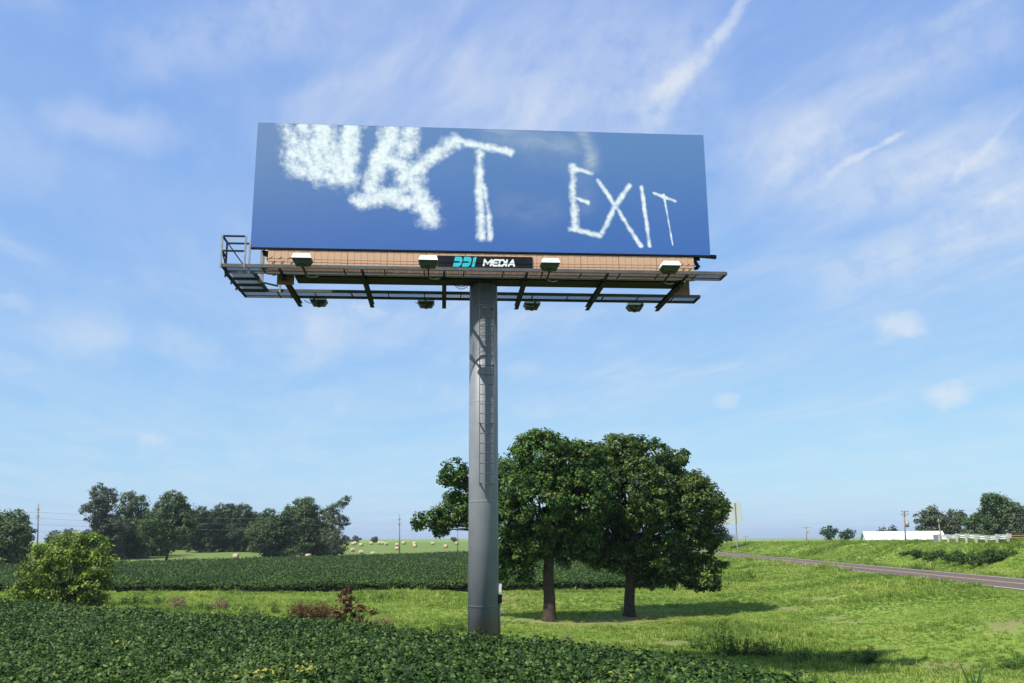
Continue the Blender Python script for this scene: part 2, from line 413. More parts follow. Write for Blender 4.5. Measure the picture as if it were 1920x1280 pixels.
shoulder = (1 - sstep(.1, 1.0, np.abs(np.abs(tf) - 3.7)))
me = np_mesh('ground', np.stack([xf, yf, ZZ.ravel()], 1), Fq, dict(soil=soil, hay=hay, bare=bare, shoulder=shoulder), smooth=True)
def ground_mat():
    m, g, b, out = mat('ground_grass'); P = g.n('ShaderNodeNewGeometry').outputs['Position']
    big = g.noise(P, .12, 4, .6); mid = g.noise(P, .7, 5, .6); fine = g.noise(P, 7.0, 6, .7)
    t = g.math('ADD', g.math('MULTIPLY', big, 1.0), g.math('ADD', g.math('MULTIPLY', mid, .5), g.math('MULTIPLY', fine, .35)))
    c = g.mix(g.step(t, .62, 1.02), (.070, .132, .018), (.185, .280, .045)); c = g.mix(g.step(t, .98, 1.22), c, (.31, .34, .10))
    hayc = g.mix(g.noise(g.vmath('MULTIPLY', P, (.25, .03, 1)), 1.5, 5, .6), (.115, .17, .042), (.175, .22, .065))
    c = g.mix(g.math('MULTIPLY', g.attr('hay'), .9), c, hayc)
    br = g.math('MULTIPLY', g.math('MULTIPLY', g.attr('bare'), .9), g.step(g.noise(P, .9, 8, .72), .36, .54))
    c = g.mix(br, c, g.mix(fine, (.17, .12, .065), (.36, .28, .16)))
    c = g.mix(g.math('MULTIPLY', g.attr('shoulder'), g.step(mid, .4, .6)), c, (.26, .23, .17))
    c = g.mix(g.attr('soil'), c, (.035, .03, .018))
    g.setin(b.inputs['Base Color'], c); b.inputs['Roughness'].default_value = .95; b.inputs['Specular IOR Level'].default_value = .1
    bp = g.n('ShaderNodeBump'); bp.inputs['Strength'].default_value = .9; bp.inputs['Distance'].default_value = .12
    g.setin(bp.inputs['Height'], g.math('ADD', fine, mid)); g.setin(b.inputs['Normal'], bp.outputs[0])
    return m
tag(link('ground', me, ground_mat()), kind='structure')

# road with its lines
def road_strip(t0, t1, z, y0=18, y1=900, n=140, wob=0.0, seed=0):
    ys = y0 + (y1 - y0) * (np.linspace(0, 1, n) ** 1.8); c = road_x(ys)
    w0 = t0 + wob * (fbm(ys * .8, ys * 0, seed) - .5); w1 = t1 + wob * (fbm(ys * .8, ys * 0 + 5, seed) - .5)
    V = np.stack([np.stack([c + w0, ys, np.full(n, z)], 1), np.stack([c + w1, ys, np.full(n, z)], 1)], 1).reshape(-1, 3)
    F = [(2 * i, 2 * i + 1, 2 * i + 3, 2 * i + 2) for i in range(n - 1)]
    return V, F
def asphalt():
    m, g, b, out = mat('asphalt'); P = g.n('ShaderNodeNewGeometry').outputs['Position']
    n = g.noise(P, 40, 4, .7); w = g.noise(g.vmath('MULTIPLY', P, (1.2, .05, 1)), 1.2, 5, .6)
    g.setin(b.inputs['Base Color'], g.mix(w, g.mix(n, (.076, .053, .040), (.128, .094, .073)), (.108, .078, .060))); b.inputs['Roughness'].default_value = .9
    return m
V, F = road_strip(-3.75, 3.75, -3.275 + CZ, wob=.3); road = tag(link('road', np_mesh('road', V, F), asphalt()), kind='structure')
M['yellow'] = paint('road_yellow', (.55, .33, .10), .7, var=.25, scale=2); M['line_white'] = paint('road_white', (.68, .67, .62), .7, var=.2, scale=2)
for a in (-.20, .06): V, F = road_strip(a, a + .14, -3.271 + CZ); link('centre_line', np_mesh('centre_line', V, F), M['yellow'], road)
for a in (-3.35, 3.2): V, F = road_strip(a, a + .14, -3.271 + CZ); link('edge_line', np_mesh('edge_line', V, F), M['line_white'], road)

# ------------------------------------------------------------------ foliage
def leaf_mesh(name, pos, nrm, size, tint, odd=None, aspect=.62, fold=.18):
    """one folded leaf of two triangles for every position"""
    N = len(pos); nrm = nrm / np.maximum(np.linalg.norm(nrm, axis=1, keepdims=True), 1e-6)
    a = rng.normal(size=(N, 3)); a -= nrm * (a * nrm).sum(1, keepdims=True); a /= np.maximum(np.linalg.norm(a, axis=1, keepdims=True), 1e-6)
    b = np.cross(nrm, a); s = size[:, None]
    V = np.stack([pos - a * s * .5, pos + b * s * aspect * .5 + nrm * s * fold, pos + a * s * .5, pos - b * s * aspect * .5 + nrm * s * fold], 1).reshape(-1, 3)
    i = np.arange(N)[:, None] * 4
    F = np.concatenate([i + np.array([[0, 2, 1]]), i + np.array([[0, 3, 2]])], 1).reshape(-1, 3)
    at_ = dict(tint=np.repeat(tint, 4))
    if odd is not None: at_['odd'] = np.repeat(odd, 4)
    return np_mesh(name, V, F, at_)
def unit(n):
    v = rng.normal(size=(n, 3)); return v / np.linalg.norm(v, axis=1, keepdims=True)
def crown_from_lobes(name, lobes, clump_r, per_m2, leaves_per, leaf, material, parent, odd_rate=.03, inner=.25, tint_shift=0.0, origin=None, flat=.85, odd_fn=None):
    """lobes: (x,y,z,r). clumps sit on the lobes' shells, leaves sit in the clumps"""
    pos, nrm, tin, odd = [], [], [], []
    L = np.array([l[:4] for l in lobes], float)
    for x, y, z, r in L:
        n = max(3, int(4 * math.pi * r * r * per_m2))
        d = unit(n); d[:, 2] += .12; rr = r * (1 - inner * 1.6 * rng.random(n) ** 1.5)
        c = np.array([x, y, z]) + d * rr[:, None] * np.array([1, 1, flat])
        for o in L:                          # clumps buried deep in another lobe are not needed
            if o[3] > clump_r * 2:
                far = np.linalg.norm((c - o[:3]) / np.array([1, 1, flat]), axis=1) > o[3] * .62
                keep = far | (rng.random(len(c)) < .18); c = c[keep]; d = d[keep]
        for k in range(len(c)):
            m = max(4, int(leaves_per * rng.uniform(.6, 1.4))); u = unit(m); cr = clump_r * rng.uniform(.6, 1.35)
            q = rng.random(m) ** .45
            p = c[k] + u * (q * cr)[:, None] * np.array([1, 1, .75])
            pos.append(p); nrm.append(u * .55 + d[k] * .55 + np.array([0, 0, .55]) + rng.normal(size=(m, 3)) * .55)
            t = .40 + .27 * rng.normal() + .16 * rng.normal(size=m) + .10 * d[k][2] + tint_shift
            tin.append(np.clip(t, 0, 1))
            pr = odd_rate if odd_fn is None else odd_rate * odd_fn(c[k])
            odd.append((rng.random(m) < pr * (4 if rng.random() < .2 else .4)).astype(float))
    pos = np.concatenate(pos); nrm = np.concatenate(nrm)
    if origin is not None: pos = pos - np.array(origin)
    size = leaf * rng.uniform(.65, 1.35, len(pos))
    return link(name, leaf_mesh(name, pos, nrm, size, np.concatenate(tin), np.concatenate(odd)), material, parent)
def limb_path(p, q, n=6, wob=.12, sag=0.0):
    p, q = np.array(p, float), np.array(q, float); L = np.linalg.norm(q - p); out = []
    off = rng.normal(size=3) * wob * L * .6
    for i in range(n):
        t = i / (n - 1); c = p + (q - p) * t + off * math.sin(math.pi * t) + rng.normal(size=3) * wob * L * .10 * (0 < i < n - 1)
        c[2] += sag * L * math.sin(math.pi * t); out.append(c)
    return out
def trunk_mesh(base, fork, r0, lobes, limb_r, twig=True, lean=None):
    mb = MB(); base = np.array(base, float); fork = np.array(fork, float)
    pts = [base + (0, 0, -.25), base + (0, 0, .05), base + (fork - base) * .12] + limb_path(base + (fork - base) * .3, fork, 5, .03)
    rad = [r0 * 1.5, r0 * 1.35, r0 * 1.08, r0, r0 * .95, r0 * .9, r0 * .86, r0 * .8]
    mb.tube(pts, rad, 10)
    for x, y, z, r in [l[:4] for l in lobes]:
        st = fork + (base - fork) * rng.uniform(0, .12); p = limb_path(st, (x, y, z), 6, .10, .04); lr = limb_r * rng.uniform(.7, 1.15)
        mb.tube(p, list(np.linspace(lr, lr * .22, 6)), 6)
        if twig:
            for _ in range(3):
                i = rng.integers(2, 5); e = np.array(p[-1]) + unit(1)[0] * r * .8
                mb.tube(limb_path(p[i], e, 4, .1), list(np.linspace(lr * .4, lr * .08, 4)), 5)
    return mb

def tree_px(name, label, cat, base_px, depth, lobes_px, material, clump_r, per_m2, leaves_per, leaf, trunk_r, fork_h, group=None, base_z=None, odd=.03, odd_fn=None, spread=.8, inner=.25, limbs=True, sprigs=False):
    """a tree whose lobes were measured in the photograph at the tree's own depth"""
    b = at(base_px[0], base_px[1], depth); bz = Hs(b[0], b[1]) if base_z is None else base_z
    base = np.array([b[0], b[1], bz]); lobes = []
    for l in lobes_px:
        px, py, rp = l[:3]; r = rp * depth / FPX
        dy = l[3] if len(l) > 3 else rng.uniform(-spread, spread) * r
        p = at(px, py, depth); lobes.append((p[0], p[1] + dy, p[2], r))
    if sprigs:
        for x, y, z, rr in list(lobes):
            for d in unit(int(2 + rr * 2.2)):
                k = rr * rng.uniform(.95, 1.22); lobes.append((x + d[0] * k, y + d[1] * k, z + d[2] * k * .9, rng.uniform(.18, .40)))
    t = empty(name, base); tag(t, label, cat, group)
    rel = [(x - base[0], y - base[1], z - base[2], r) for x, y, z, r in lobes]
    fork = np.array([0.02 * fork_h, 0, fork_h])
    trunk_mesh((0, 0, 0), fork, trunk_r, rel[:len(lobes_px)] if limbs else rel[:4], trunk_r * .42, twig=limbs).build('trunk', M['bark'], t)
    crown_from_lobes('crown', rel, clump_r, per_m2, leaves_per, leaf, M[material], t, odd_rate=odd, odd_fn=odd_fn, inner=inner)
    return t
def lobes_auto(cx, top, bot, hw, n, seed, narrow=.55, skirt=False):
    """an uneven broad crown: lobes spread through an egg between top and bot"""
    r_ = np.random.default_rng(seed); out = []
    h = (bot - top)
    for i in range(n):
        v = (i + .5) / n; prof = math.sin(math.pi * (0.12 + .80 * v)) ** .7 * (narrow + (1 - narrow) * v ** .5)
        x = cx + hw * prof * r_.uniform(-.72, .72); rp = min(hw, h * .5) * r_.uniform(.36, .58) * (.7 + .5 * prof)
        out.append((x, top + rp * .9 + (h - rp * 1.7) * v, rp))
    if skirt: out += [(cx + hw * k, bot - 7, 10 + 3 * r_.random()) for k in (-.6, -.1, .5)]
    return out

# the two oaks in the grass behind the billboard
A = [(1015, 858, 52), (962, 903, 56), (1066, 876, 54), (1000, 945, 70), (1082, 935, 60), (1050, 990, 52), (955, 975, 46), (852, 888, 27), (872, 925, 26), (856, 962, 30), (818, 972, 22),
     (788, 976, 12), (826, 990, 14), (905, 955, 42), (968, 1030, 36), (982, 1062, 22), (1092, 1005, 42), (1012, 828, 22), (1074, 846, 26), (925, 905, 36), (945, 1048, 26), (1035, 836, 20), (985, 838, 20), (1062, 1035, 20), (1098, 1030, 24), (1106, 892, 40), (1100, 856, 24), (1108, 945, 46), (940, 1070, 18), (1000, 1020, 34)]
B = [(1120, 856, 24), (1142, 862, 30), (1112, 905, 36), (1108, 960, 42), (1170, 858, 40), (1215, 868, 42), (1128, 888, 46), (1246, 915, 56), (1180, 930, 74), (1288, 945, 52), (1316, 955, 36), (1232, 1000, 76), (1142, 985, 56), (1298, 1020, 48), (1330, 1005, 26), (1250, 1058, 42),
     (1318, 1072, 28), (1334, 1092, 13), (1160, 1045, 36), (1205, 1066, 28), (1112, 1020, 32), (1122, 1048, 18), (1268, 862, 22), (1146, 838, 20), (1180, 836, 18), (1302, 905, 24), (1340, 950, 14), (1305, 1095, 12), (1225, 1088, 16)]
ta = tree_px('oak_tree', 'green oak tree nearest the billboard pole, boughs reaching left behind it', 'tree', (1030, 1157), 54.0, A, 'oak', .37, 3.8, 32, .205, .36, 4.0, 'pair of oaks on the lawn', odd=.03, sprigs=True)
tb = tree_px('oak_tree', 'broad oak tree with brownish right side, right of the pair on the lawn', 'tree', (1180, 1147), 57.3, B, 'oak_warm', .37, 3.8, 32, .205, .34, 3.2, 'pair of oaks on the lawn', odd=.03,
        odd_fn=lambda c: 3.0 if c[0] > 2.5 else 1.0, sprigs=True)

# shrubs at the field edge
def shrub_px(name, label, cat, base_px, depth, lobes_px, material, clump_r, per_m2, leaves_per, leaf, stem_r=.03, odd=.03, group=None, inner=.35):
    b = at(base_px[0], base_px[1], depth); base = np.array([b[0], b[1], Hs(b[0], b[1])]); rel = []
    for l in lobes_px:
        p = at(l[0], l[1], depth); r = l[2] * depth / FPX; dy = l[3] if len(l) > 3 else rng.uniform(-.8, .8) * r
        rel.append((p[0] - base[0], p[1] + dy - base[1], p[2] - base[2], r))
    t = empty(name, base); tag(t, label, cat, group); mb = MB()
    for x, y, z, r in rel:
        for _ in range(2):
            e = np.array([x, y, z]) + unit(1)[0] * r * .7; mb.tube(limb_path((x * .25 + rng.normal() * .1, y * .25, -.2), e, 5, .06), list(np.linspace(stem_r, stem_r * .25, 5)), 5)
    mb.build('stem', M['bark'], t)
    crown_from_lobes('crown', rel, clump_r, per_m2, leaves_per, leaf, M[material], t, odd_rate=odd, inner=inner)
    return t
shrub_px('bush', 'large rounded yellow-green bush at the left edge of the near field', 'bush', (125, 1128), 60,
         [(125, 1040, 42), (165, 1035, 34), (90, 1058, 36), (185, 1065, 30), (60, 1075, 28), (130, 1085, 44), (175, 1100, 32), (85, 1100, 32), (45, 1105, 20), (195, 1090, 20), (150, 1018, 20), (175, 1012, 12), (118, 1015, 13), (205, 1050, 12), (110, 1120, 26), (155, 1122, 26), (65, 1120, 20), (190, 1118, 18)],
         'bush', .38, 2.8, 34, .19, .05, odd=.04)
shrub_px('dead_shrub', 'dead shrub with curled red-brown leaves at the near field edge', 'shrub', (652, 1162), 41,
         [(652, 1108, 10), (648, 1125, 15), (662, 1140, 16), (640, 1148, 16), (680, 1138, 8), (668, 1156, 14), (700, 1146, 7), (630, 1156, 10), (656, 1099, 5)], 'dead', .15, 20, 12, .12, .02, inner=.6)

# trees along the left background
def bgtree(label, px, base_py, top_py, hw, depth, material, n, seed, bot=None, trunk_r=.28, group='trees at the edge of the hay field', leaf=.42, per=.75, name='tree', narrow=.7, lp=26, cr=.8):
    skirt = bot is None; bot = bot if bot else base_py + 1
    return tree_px(name, label, 'tree', (px, base_py), depth, lobes_auto(px, top_py, bot, hw, n, seed, narrow, skirt), material, cr, per, lp, leaf, trunk_r, max(1.5, (base_py - bot + 12) * depth / FPX), group, odd=.02, limbs=False)
BG = [
 ('dark tree cut off by the left picture edge', 12, 1066, 953, 62, 150, 'far_mid', 12, 1),
 ('tall airy grey-green tree at the left end of the wood', 196, 1048, 903, 40, 205, 'far_pale', 13, 2),
 ('full dark tree right beside the airy tree at the wood end', 255, 1046, 918, 38, 215, 'far_mid', 12, 3),
 ('large tree with bare lower trunk standing in front of the wood', 312, 1052, 919, 48, 192, 'far_mid', 14, 4, 1036),
 ('low tree filling the gap behind the yellow-green bush', 225, 1048, 985, 34, 225, 'far_dark', 8, 5),
 ('rounded tree in the wood just right of the large front tree', 378, 1031, 945, 32, 250, 'far_dark', 10, 6),
 ('tallest rounded tree in the middle of the wood', 418, 1031, 937, 36, 255, 'far_dark', 11, 7),
 ('tree of the wood left of the round dark field tree', 458, 1031, 943, 34, 255, 'far_dark', 11, 8),
 ('small-crowned tree of the wood behind the round dark field tree', 496, 1031, 950, 30, 250, 'far_mid', 9, 9),
 ('round dark tree standing alone before the wood', 519, 1048, 958, 37, 190, 'round', 13, 10),
 ('high domed tree near the right end of the wood', 578, 1042, 927, 46, 232, 'far_mid', 14, 11),
 ('dense low tree between the domed tree and the leaning one', 612, 1038, 985, 22, 240, 'far_dark', 8, 12),
 ('dark tree in the back of the wood left of its middle', 345, 1031, 955, 34, 275, 'far_dark', 11, 41),
 ('dark tree deep in the middle of the wood', 400, 1031, 958, 34, 280, 'far_dark', 11, 42),
 ('dark tree deep in the wood right of its middle', 440, 1031, 958, 34, 280, 'far_dark', 11, 43),
 ('dark tree at the back of the wood beside the round field tree', 480, 1031, 960, 34, 275, 'far_dark', 11, 44),
 ('dark tree at the back of the wood behind the domed tree', 548, 1031, 962, 34, 260, 'far_dark', 11, 45),
 ('dark bushy tree below the airy tree at the wood end', 205, 1048, 965, 36, 212, 'far_dark', 11, 46),
 ('dark bushy tree filling in behind the large front tree', 285, 1046, 955, 38, 228, 'far_dark', 11, 47),
 ('low dark tree under the domed tree', 595, 1041, 985, 32, 236, 'far_dark', 10, 48),
 ('pale distant tree left of the wood behind the bush', 122, 1022, 988, 30, 420, 'far_pale', 7, 13),
 ('second pale distant tree nearest the airy tree', 158, 1022, 990, 22, 430, 'far_pale', 6, 14),
]
for e in BG:
    lab, px, bpy_, top, hw, dep, mt, n, sd = e[:9]; bot = e[9] if len(e) > 9 else None
    bgtree(lab, px, bpy_, top, hw, dep, mt, n, sd, bot)
tree_px('ragged_tree', 'ragged leaning tree at the right end of the wood by the pole', 'tree', (630, 1042), 228,
        [(628, 1010, 20), (630, 985, 18), (622, 965, 13), (634, 948, 12), (645, 938, 10), (640, 975, 12), (652, 932, 6), (635, 1025, 18), (650, 980, 6), (612, 1000, 14)],
        'far_pale', .7, .7, 22, .40, .28, 4, 'trees at the edge of the hay field', odd=.02, limbs=False)
# far small trees on the skyline
for lab, px, py, hw, top, dep, mt, sd in (('tiny far tree on the skyline right of the ragged tree', 648, 1016, 12, 1002, 520, 'far_dark', 21), ('tiny far tree on the skyline, second right of the ragged tree', 668, 1016, 11, 1004, 530, 'far_dark', 22),
        ('small far round tree on the crest of the hay field', 703, 1016, 9, 1006, 500, 'far_dark', 23), ('small far tree on the skyline seen left of the billboard pole', 850, 1015, 10, 1007, 500, 'far_dark', 24),
        ('far dark tree standing just under the highway sign', 1363, 1017, 12, 998, 320, 'far_dark', 25),
        ('dark rounded far tree left of the white roof', 1553, 1012, 22, 984, 300, 'far_dark', 26), ('far tree with flat crown touching the white roof', 1588, 1012, 20, 990, 310, 'far_dark', 27),
        ('low far tree behind the ridge of the white roof', 1668, 1004, 26, 986, 300, 'far_dark', 28), ('far low tree row end left of the bush', 40, 1026, 40, 1012, 600, 'far_dark', 29)):
    tree_px('far_tree', lab, 'tree', (px, py), dep, lobes_auto(px, top, py, hw, 6, sd), mt, 1.2, .3, 22, .75, .3, 2, 'small trees far behind', odd=0, limbs=False)
# trees behind the white building and the guardrail
bgtree('ragged dark tree left behind the guardrail end', 1738, 1010, 946, 26, 190, 'far_pale', 10, 31, group='trees behind the guardrail', trunk_r=.2)
bgtree('thin grey-green tree beside the leaning pole', 1765, 1010, 958, 20, 195, 'far_pale', 9, 32, group='trees behind the guardrail', trunk_r=.2)
bgtree('middle bushy tree behind the guardrail', 1793, 1010, 953, 26, 195, 'far_pale', 9, 33, group='trees behind the guardrail', trunk_r=.2)
bgtree('tallest full green tree behind the guardrail', 1868, 1008, 922, 40, 180, 'far_mid', 14, 34, group='trees behind the guardrail', trunk_r=.3)
bgtree('low wide tree left below the tallest one behind the guardrail', 1832, 1008, 960, 30, 182, 'far_mid', 8, 35, group='trees behind the guardrail', trunk_r=.2)
bgtree('tree cut off by the right picture edge behind the guardrail', 1915, 1006, 945, 30, 175, 'far_pale', 9, 36, group='trees behind the guardrail', trunk_r=.2)

# ------------------------------------------------------------------ billboard
YAW = R(4.5); EX = np.array([math.cos(YAW), math.sin(YAW), 0]); EY = np.array([-math.sin(YAW), math.cos(YAW), 0]); FC = np.array([-.89, 26.7, 0])
PB = FC + EY * 1.0 + EX * .05; PB[2] = Hs(PB[0], PB[1])        # foot of the column
def Lz(z): return z + CZ - PB[2]
def onface(px, py, c=0.0):
    """photograph pixel -> (x, z) on the plane c metres behind the front face, in the billboard's frame"""
    r = ray(px, py); t = ((FC + EY * c) @ EY) / (r @ EY); p = r * t
    return float((p - FC) @ EX) - .05, float(p[2])
bb = empty('billboard', PB, YAW); tag(bb, 'tall single-column roadside billboard with sky-blue skywriting advert and catwalks', 'billboard')
YO = -1.0                                                         # front face plane in the billboard's frame
def P3(x, y, z): return (x, y + YO, Lz(z))                        # y counted from the front face, z from eye level
CR = .46
def column_mat():
    m, g, b, out = mat('column_paint'); P = g.n('ShaderNodeTexCoord').outputs['Object']
    st = g.noise(g.vmath('MULTIPLY', P, (7, 7, .35)), 1.0, 6, .6); n = g.noise(P, 1.4, 6, .6)
    c = g.mix(g.step(n, .3, .7), (.178, .188, .203), (.215, .225, .24)); c = g.mix(g.math('MULTIPLY', g.step(st, .52, .75), .55), c, (.14, .142, .145))
    z = g.n('ShaderNodeSeparateXYZ'); g.t.links.new(P, z.inputs[0])
    foot = g.math('MULTIPLY', g.step(g.math('ADD', z.outputs['Z'], g.math('MULTIPLY', n, 1.3)), 2.3, 1.5), g.step(st, .35, .6))
    c = g.mix(g.math('MULTIPLY', foot, .7), c, (.24, .155, .10))
    seam = g.step(g.math('ABSOLUTE', g.math('SUBTRACT', g.math('FRACT', g.math('DIVIDE', z.outputs['Z'], 3.1)), .5)), .004, .012, 1.0, 0.0)
    g.setin(b.inputs['Base Color'], c); g.setin(b.inputs['Roughness'], g.math('MULTIPLY_ADD', n, .2, .4))
    bp = g.n('ShaderNodeBump'); bp.inputs['Strength'].default_value = .5; bp.inputs['Distance'].default_value = .01
    g.setin(bp.inputs['Height'], g.math('ADD', seam, g.math('MULTIPLY', g.noise(P, 9, 5, .6), .15))); g.setin(b.inputs['Normal'], bp.outputs[0])
    return m
mb = MB(); mb.tube([(0, 0, -.6), (0, 0, Lz(2)), (0, 0, Lz(8.45))], [CR + .012, CR, CR - .008], 48); mb.build('column', column_mat(), bb)
mb = MB(); mb.tube([(0, 0, -.5), (0, 0, .22)], [.62, .62], 32); mb.build('concrete_footing', paint('concrete', (.36, .33, .29), .9, var=.2), bb)
# face with the printed picture
FW, FH0, FH1 = 7.31, 8.86, 13.06
def face_mesh():
    nX, nZ = 440, 130
    xs = np.linspace(-FW, FW, nX); zs = np.linspace(FH0, FH1, nZ); X, Z = np.meshgrid(xs, zs)
    sm = np.full(X.shape, -3.0); wisp = np.zeros(X.shape)
    z3 = lambda a, b: onface(460 + a / 4.3636, 220 + b / 4.3636); z4 = lambda a, b: onface(880 + a / 4.1739, 230 + b / 4.1739)
    def stroke(cv, pts, w, dens=1.0, w1=None):
        p = [cv(*q) for q in pts]; k = (4.3636 if cv is z3 else 4.1739); sc = 26.7 / FPX / k * 1.05
        for i in range(len(p) - 1):
            (x0, y0), (x1, y1) = p[i], p[i + 1]; dx, dy = x1 - x0, y1 - y0
            t = np.clip(((X - x0) * dx + (Z - y0) * dy) / (dx * dx + dy * dy), 0, 1)
            tt = (i + t) / (len(p) - 1); ww = (w + ((w1 or w) - w) * tt) * sc
            d = np.hypot(X - x0 - t * dx, Z - y0 - t * dy) / ww
            np.maximum(sm, np.where(d < 3, (dens - d), -3), out=sm)
    S = stroke
    S(z3, [(335, 0), (360, 250), (420, 400)], 125, .66); S(z3, [(470, 0), (520, 380)], 115, .90); S(z3, [(590, -20), (640, 200), (770, 470)], 118, 1.28); S(z3, [(900, -20), (855, 220), (835, 500)], 92, 1.22, 104)
    S(z3, [(390, 410), (560, 450), (720, 500)], 88, 1.18); S(z3, [(540, 200), (640, 400)], 130, 1.08); S(z3, [(400, 150), (450, 330)], 110, .78)
    S(z3, [(1200, -20), (1180, 200), (1080, 400), (1030, 590)], 92, 1.25, 80); S(z3, [(1330, -20), (1340, 170), (1300, 300)], 110, .98); S(z3, [(1110, 330), (1290, 400)], 80, 1.15)
    S(z3, [(930, 680), (1130, 670), (1330, 690)], 66, 1.3); S(z3, [(1170, 640), (1320, 590)], 75, 1.2)
    S(z3, [(1310, 430), (1400, 640), (1520, 830)], 98, 1.2); S(z3, [(1700, 205), (1540, 320), (1390, 430), (1290, 520)], 66, 1.25); S(z3, [(1650, 185), (1790, 205)], 34, 1.05)
    S(z4, [(-20, 165), (150, 200), (315, 235)], 36, 1.15); S(z4, [(78, 230), (80, 540), (95, 900)], 38, 1.18); S(z4, [(112, 500), (150, 700), (160, 915)], 27, .98)
    S(z4, [(805, 360), (815, 600), (828, 840)], 36, 1.05); S(z4, [(825, 365), (960, 405)], 20, 1.15); S(z4, [(830, 595), (925, 630)], 19, 1.15); S(z4, [(790, 840), (900, 860), (1020, 888)], 24, 1.15)
    S(z4, [(1005, 455), (1150, 670), (1340, 970)], 17, 1.3); S(z4, [(1250, 500), (1140, 660), (1040, 865)], 21, 1.3); S(z4, [(1347, 512), (1410, 972)], 15, 1.3)
    S(z4, [(1440, 555), (1610, 620)], 12, 1.35); S(z4, [(1520, 570), (1590, 962)], 8.5, 1.4, 5)
    def blob(cv, pts, w, amt):
        nonlocal wisp
        p = [cv(*q) for q in pts]; sc = 26.7 / FPX / 4.2
        for i in range(len(p) - 1):
            (x0, y0), (x1, y1) = p[i], p[i + 1]; dx, dy = x1 - x0, y1 - y0
            t = np.clip(((X - x0) * dx + (Z - y0) * dy) / (dx * dx + dy * dy), 0, 1)
            wisp = np.maximum(wisp, amt * np.exp(-(np.hypot(X - x0 - t * dx, Z - y0 - t * dy) / (w * sc)) ** 2))
    blob(z4, [(180, 80), (480, 150), (800, 200)], 110, .46); blob(z4, [(880, 90), (950, 220), (955, 330)], 60, .85); blob(z4, [(300, 680), (620, 690)], 140, .18); blob(z4, [(880, 440), (900, 640)], 90, .22)
    blob(z4, [(500, 250), (800, 300)], 120, .16)
    idx = np.arange(nX * nZ).reshape(nZ, nX)
    F = np.stack([idx[:-1, :-1].ravel(), idx[:-1, 1:].ravel(), idx[1:, 1:].ravel(), idx[1:, :-1].ravel()], 1)
    h = (Z - FH0) / (FH1 - FH0)
    V = np.stack([X.ravel(), np.full(X.size, YO - .03), [Lz(z) for z in Z.ravel()]], 1)
    return np_mesh('face_print', V, F, dict(smoke=sm.ravel(), wisp=wisp.ravel(), height=h.ravel(), across=((X + FW) / 2 / FW).ravel()))
def print_mat():
    m, g, b, out = mat('printed_vinyl'); P = g.n('ShaderNodeTexCoord').outputs['Object']
    h = g.attr('height'); ac = g.attr('across')
    blue = g.mix(g.step(h, -.1, 1.1), (.044, .125, .375), (.098, .20, .415))
    blue = g.mix(g.math('MULTIPLY', g.step(ac, .5, 0.0), g.math('MULTIPLY', h, .35)), blue, (.145, .215, .34))
    w = g.math('MULTIPLY', g.attr('wisp'), g.step(g.noise(g.vmath('MULTIPLY', P, (.8, 1, 1.5)), 1.2, 6, .6, .8), .25, .7, .25, 1.0))
    c = g.mix(w, blue, (.40, .44, .50))
    s = g.attr('smoke')
    n1 = g.noise(P, 1.9, 9, .66); n2 = g.noise(g.vmath('ADD', P, (5, 3, 9)), 6.5, 7, .7)
    e = g.math('ADD', s, g.math('ADD', g.math('MULTIPLY', g.math('SUBTRACT', n1, .5), 2.8), g.math('MULTIPLY', g.math('SUBTRACT', n2, .5), .7)))
    k = g.step(e, -.22, 1.12)
    smk = g.mix(g.step(g.math('ADD', n2, g.math('MULTIPLY', n1, .6)), .55, 1.0), (.50, .58, .66), (.78, .80, .79))
    c = g.mix(k, c, smk)
    g.setin(b.inputs['Base Color'], c); b.inputs['Roughness'].default_value = .5; b.inputs['Specular IOR Level'].default_value = .35
    bp = g.n('ShaderNodeBump'); bp.inputs['Strength'].default_value = .35; bp.inputs['Distance'].default_value = .03      # slack vinyl
    g.setin(bp.inputs['Height'], g.noise(g.vmath('MULTIPLY', P, (.6, 1, .25)), 1.6, 3, .5, 1.0)); g.setin(b.inputs['Normal'], bp.outputs[0])
    return m
face = link('face_print', face_mesh(), print_mat(), bb)
mb = MB(); mb.box(-FW, FW, YO - .02, YO + .10, Lz(FH0 - .04), Lz(FH1 + .01)); mb.build('face_panel', M['steel_dark'], bb)
mb = MB(); mb.box(-FW, FW, 1.0 - .02, 1.0 + .12, Lz(FH0), Lz(FH1)); mb.build('rear_face_panel', paint('rear_print', (.55, .56, .55), .6, var=.06), bb)
for x in np.linspace(-6.6, 6.6, 7):                             # uprights between the two faces
    mb = MB(); mb.bar((x, YO + .22, Lz(8.05)), (x, YO + .22, Lz(12.9)), .12, .2); mb.bar((x, .88, Lz(8.6)), (x, .88, Lz(12.9)), .12, .2); mb.build('upright', M['steel_dark'], bb)
for z in (9.1, 10.6, 12.2):
    mb = MB(); mb.bar((-7.0, YO + .36, Lz(z)), (7.0, YO + .36, Lz(z)), .08, .1); mb.bar((-7.0, .74, Lz(z)), (7.0, .74, Lz(z)), .08, .1); mb.build('purlin', M['steel_dark'], bb)
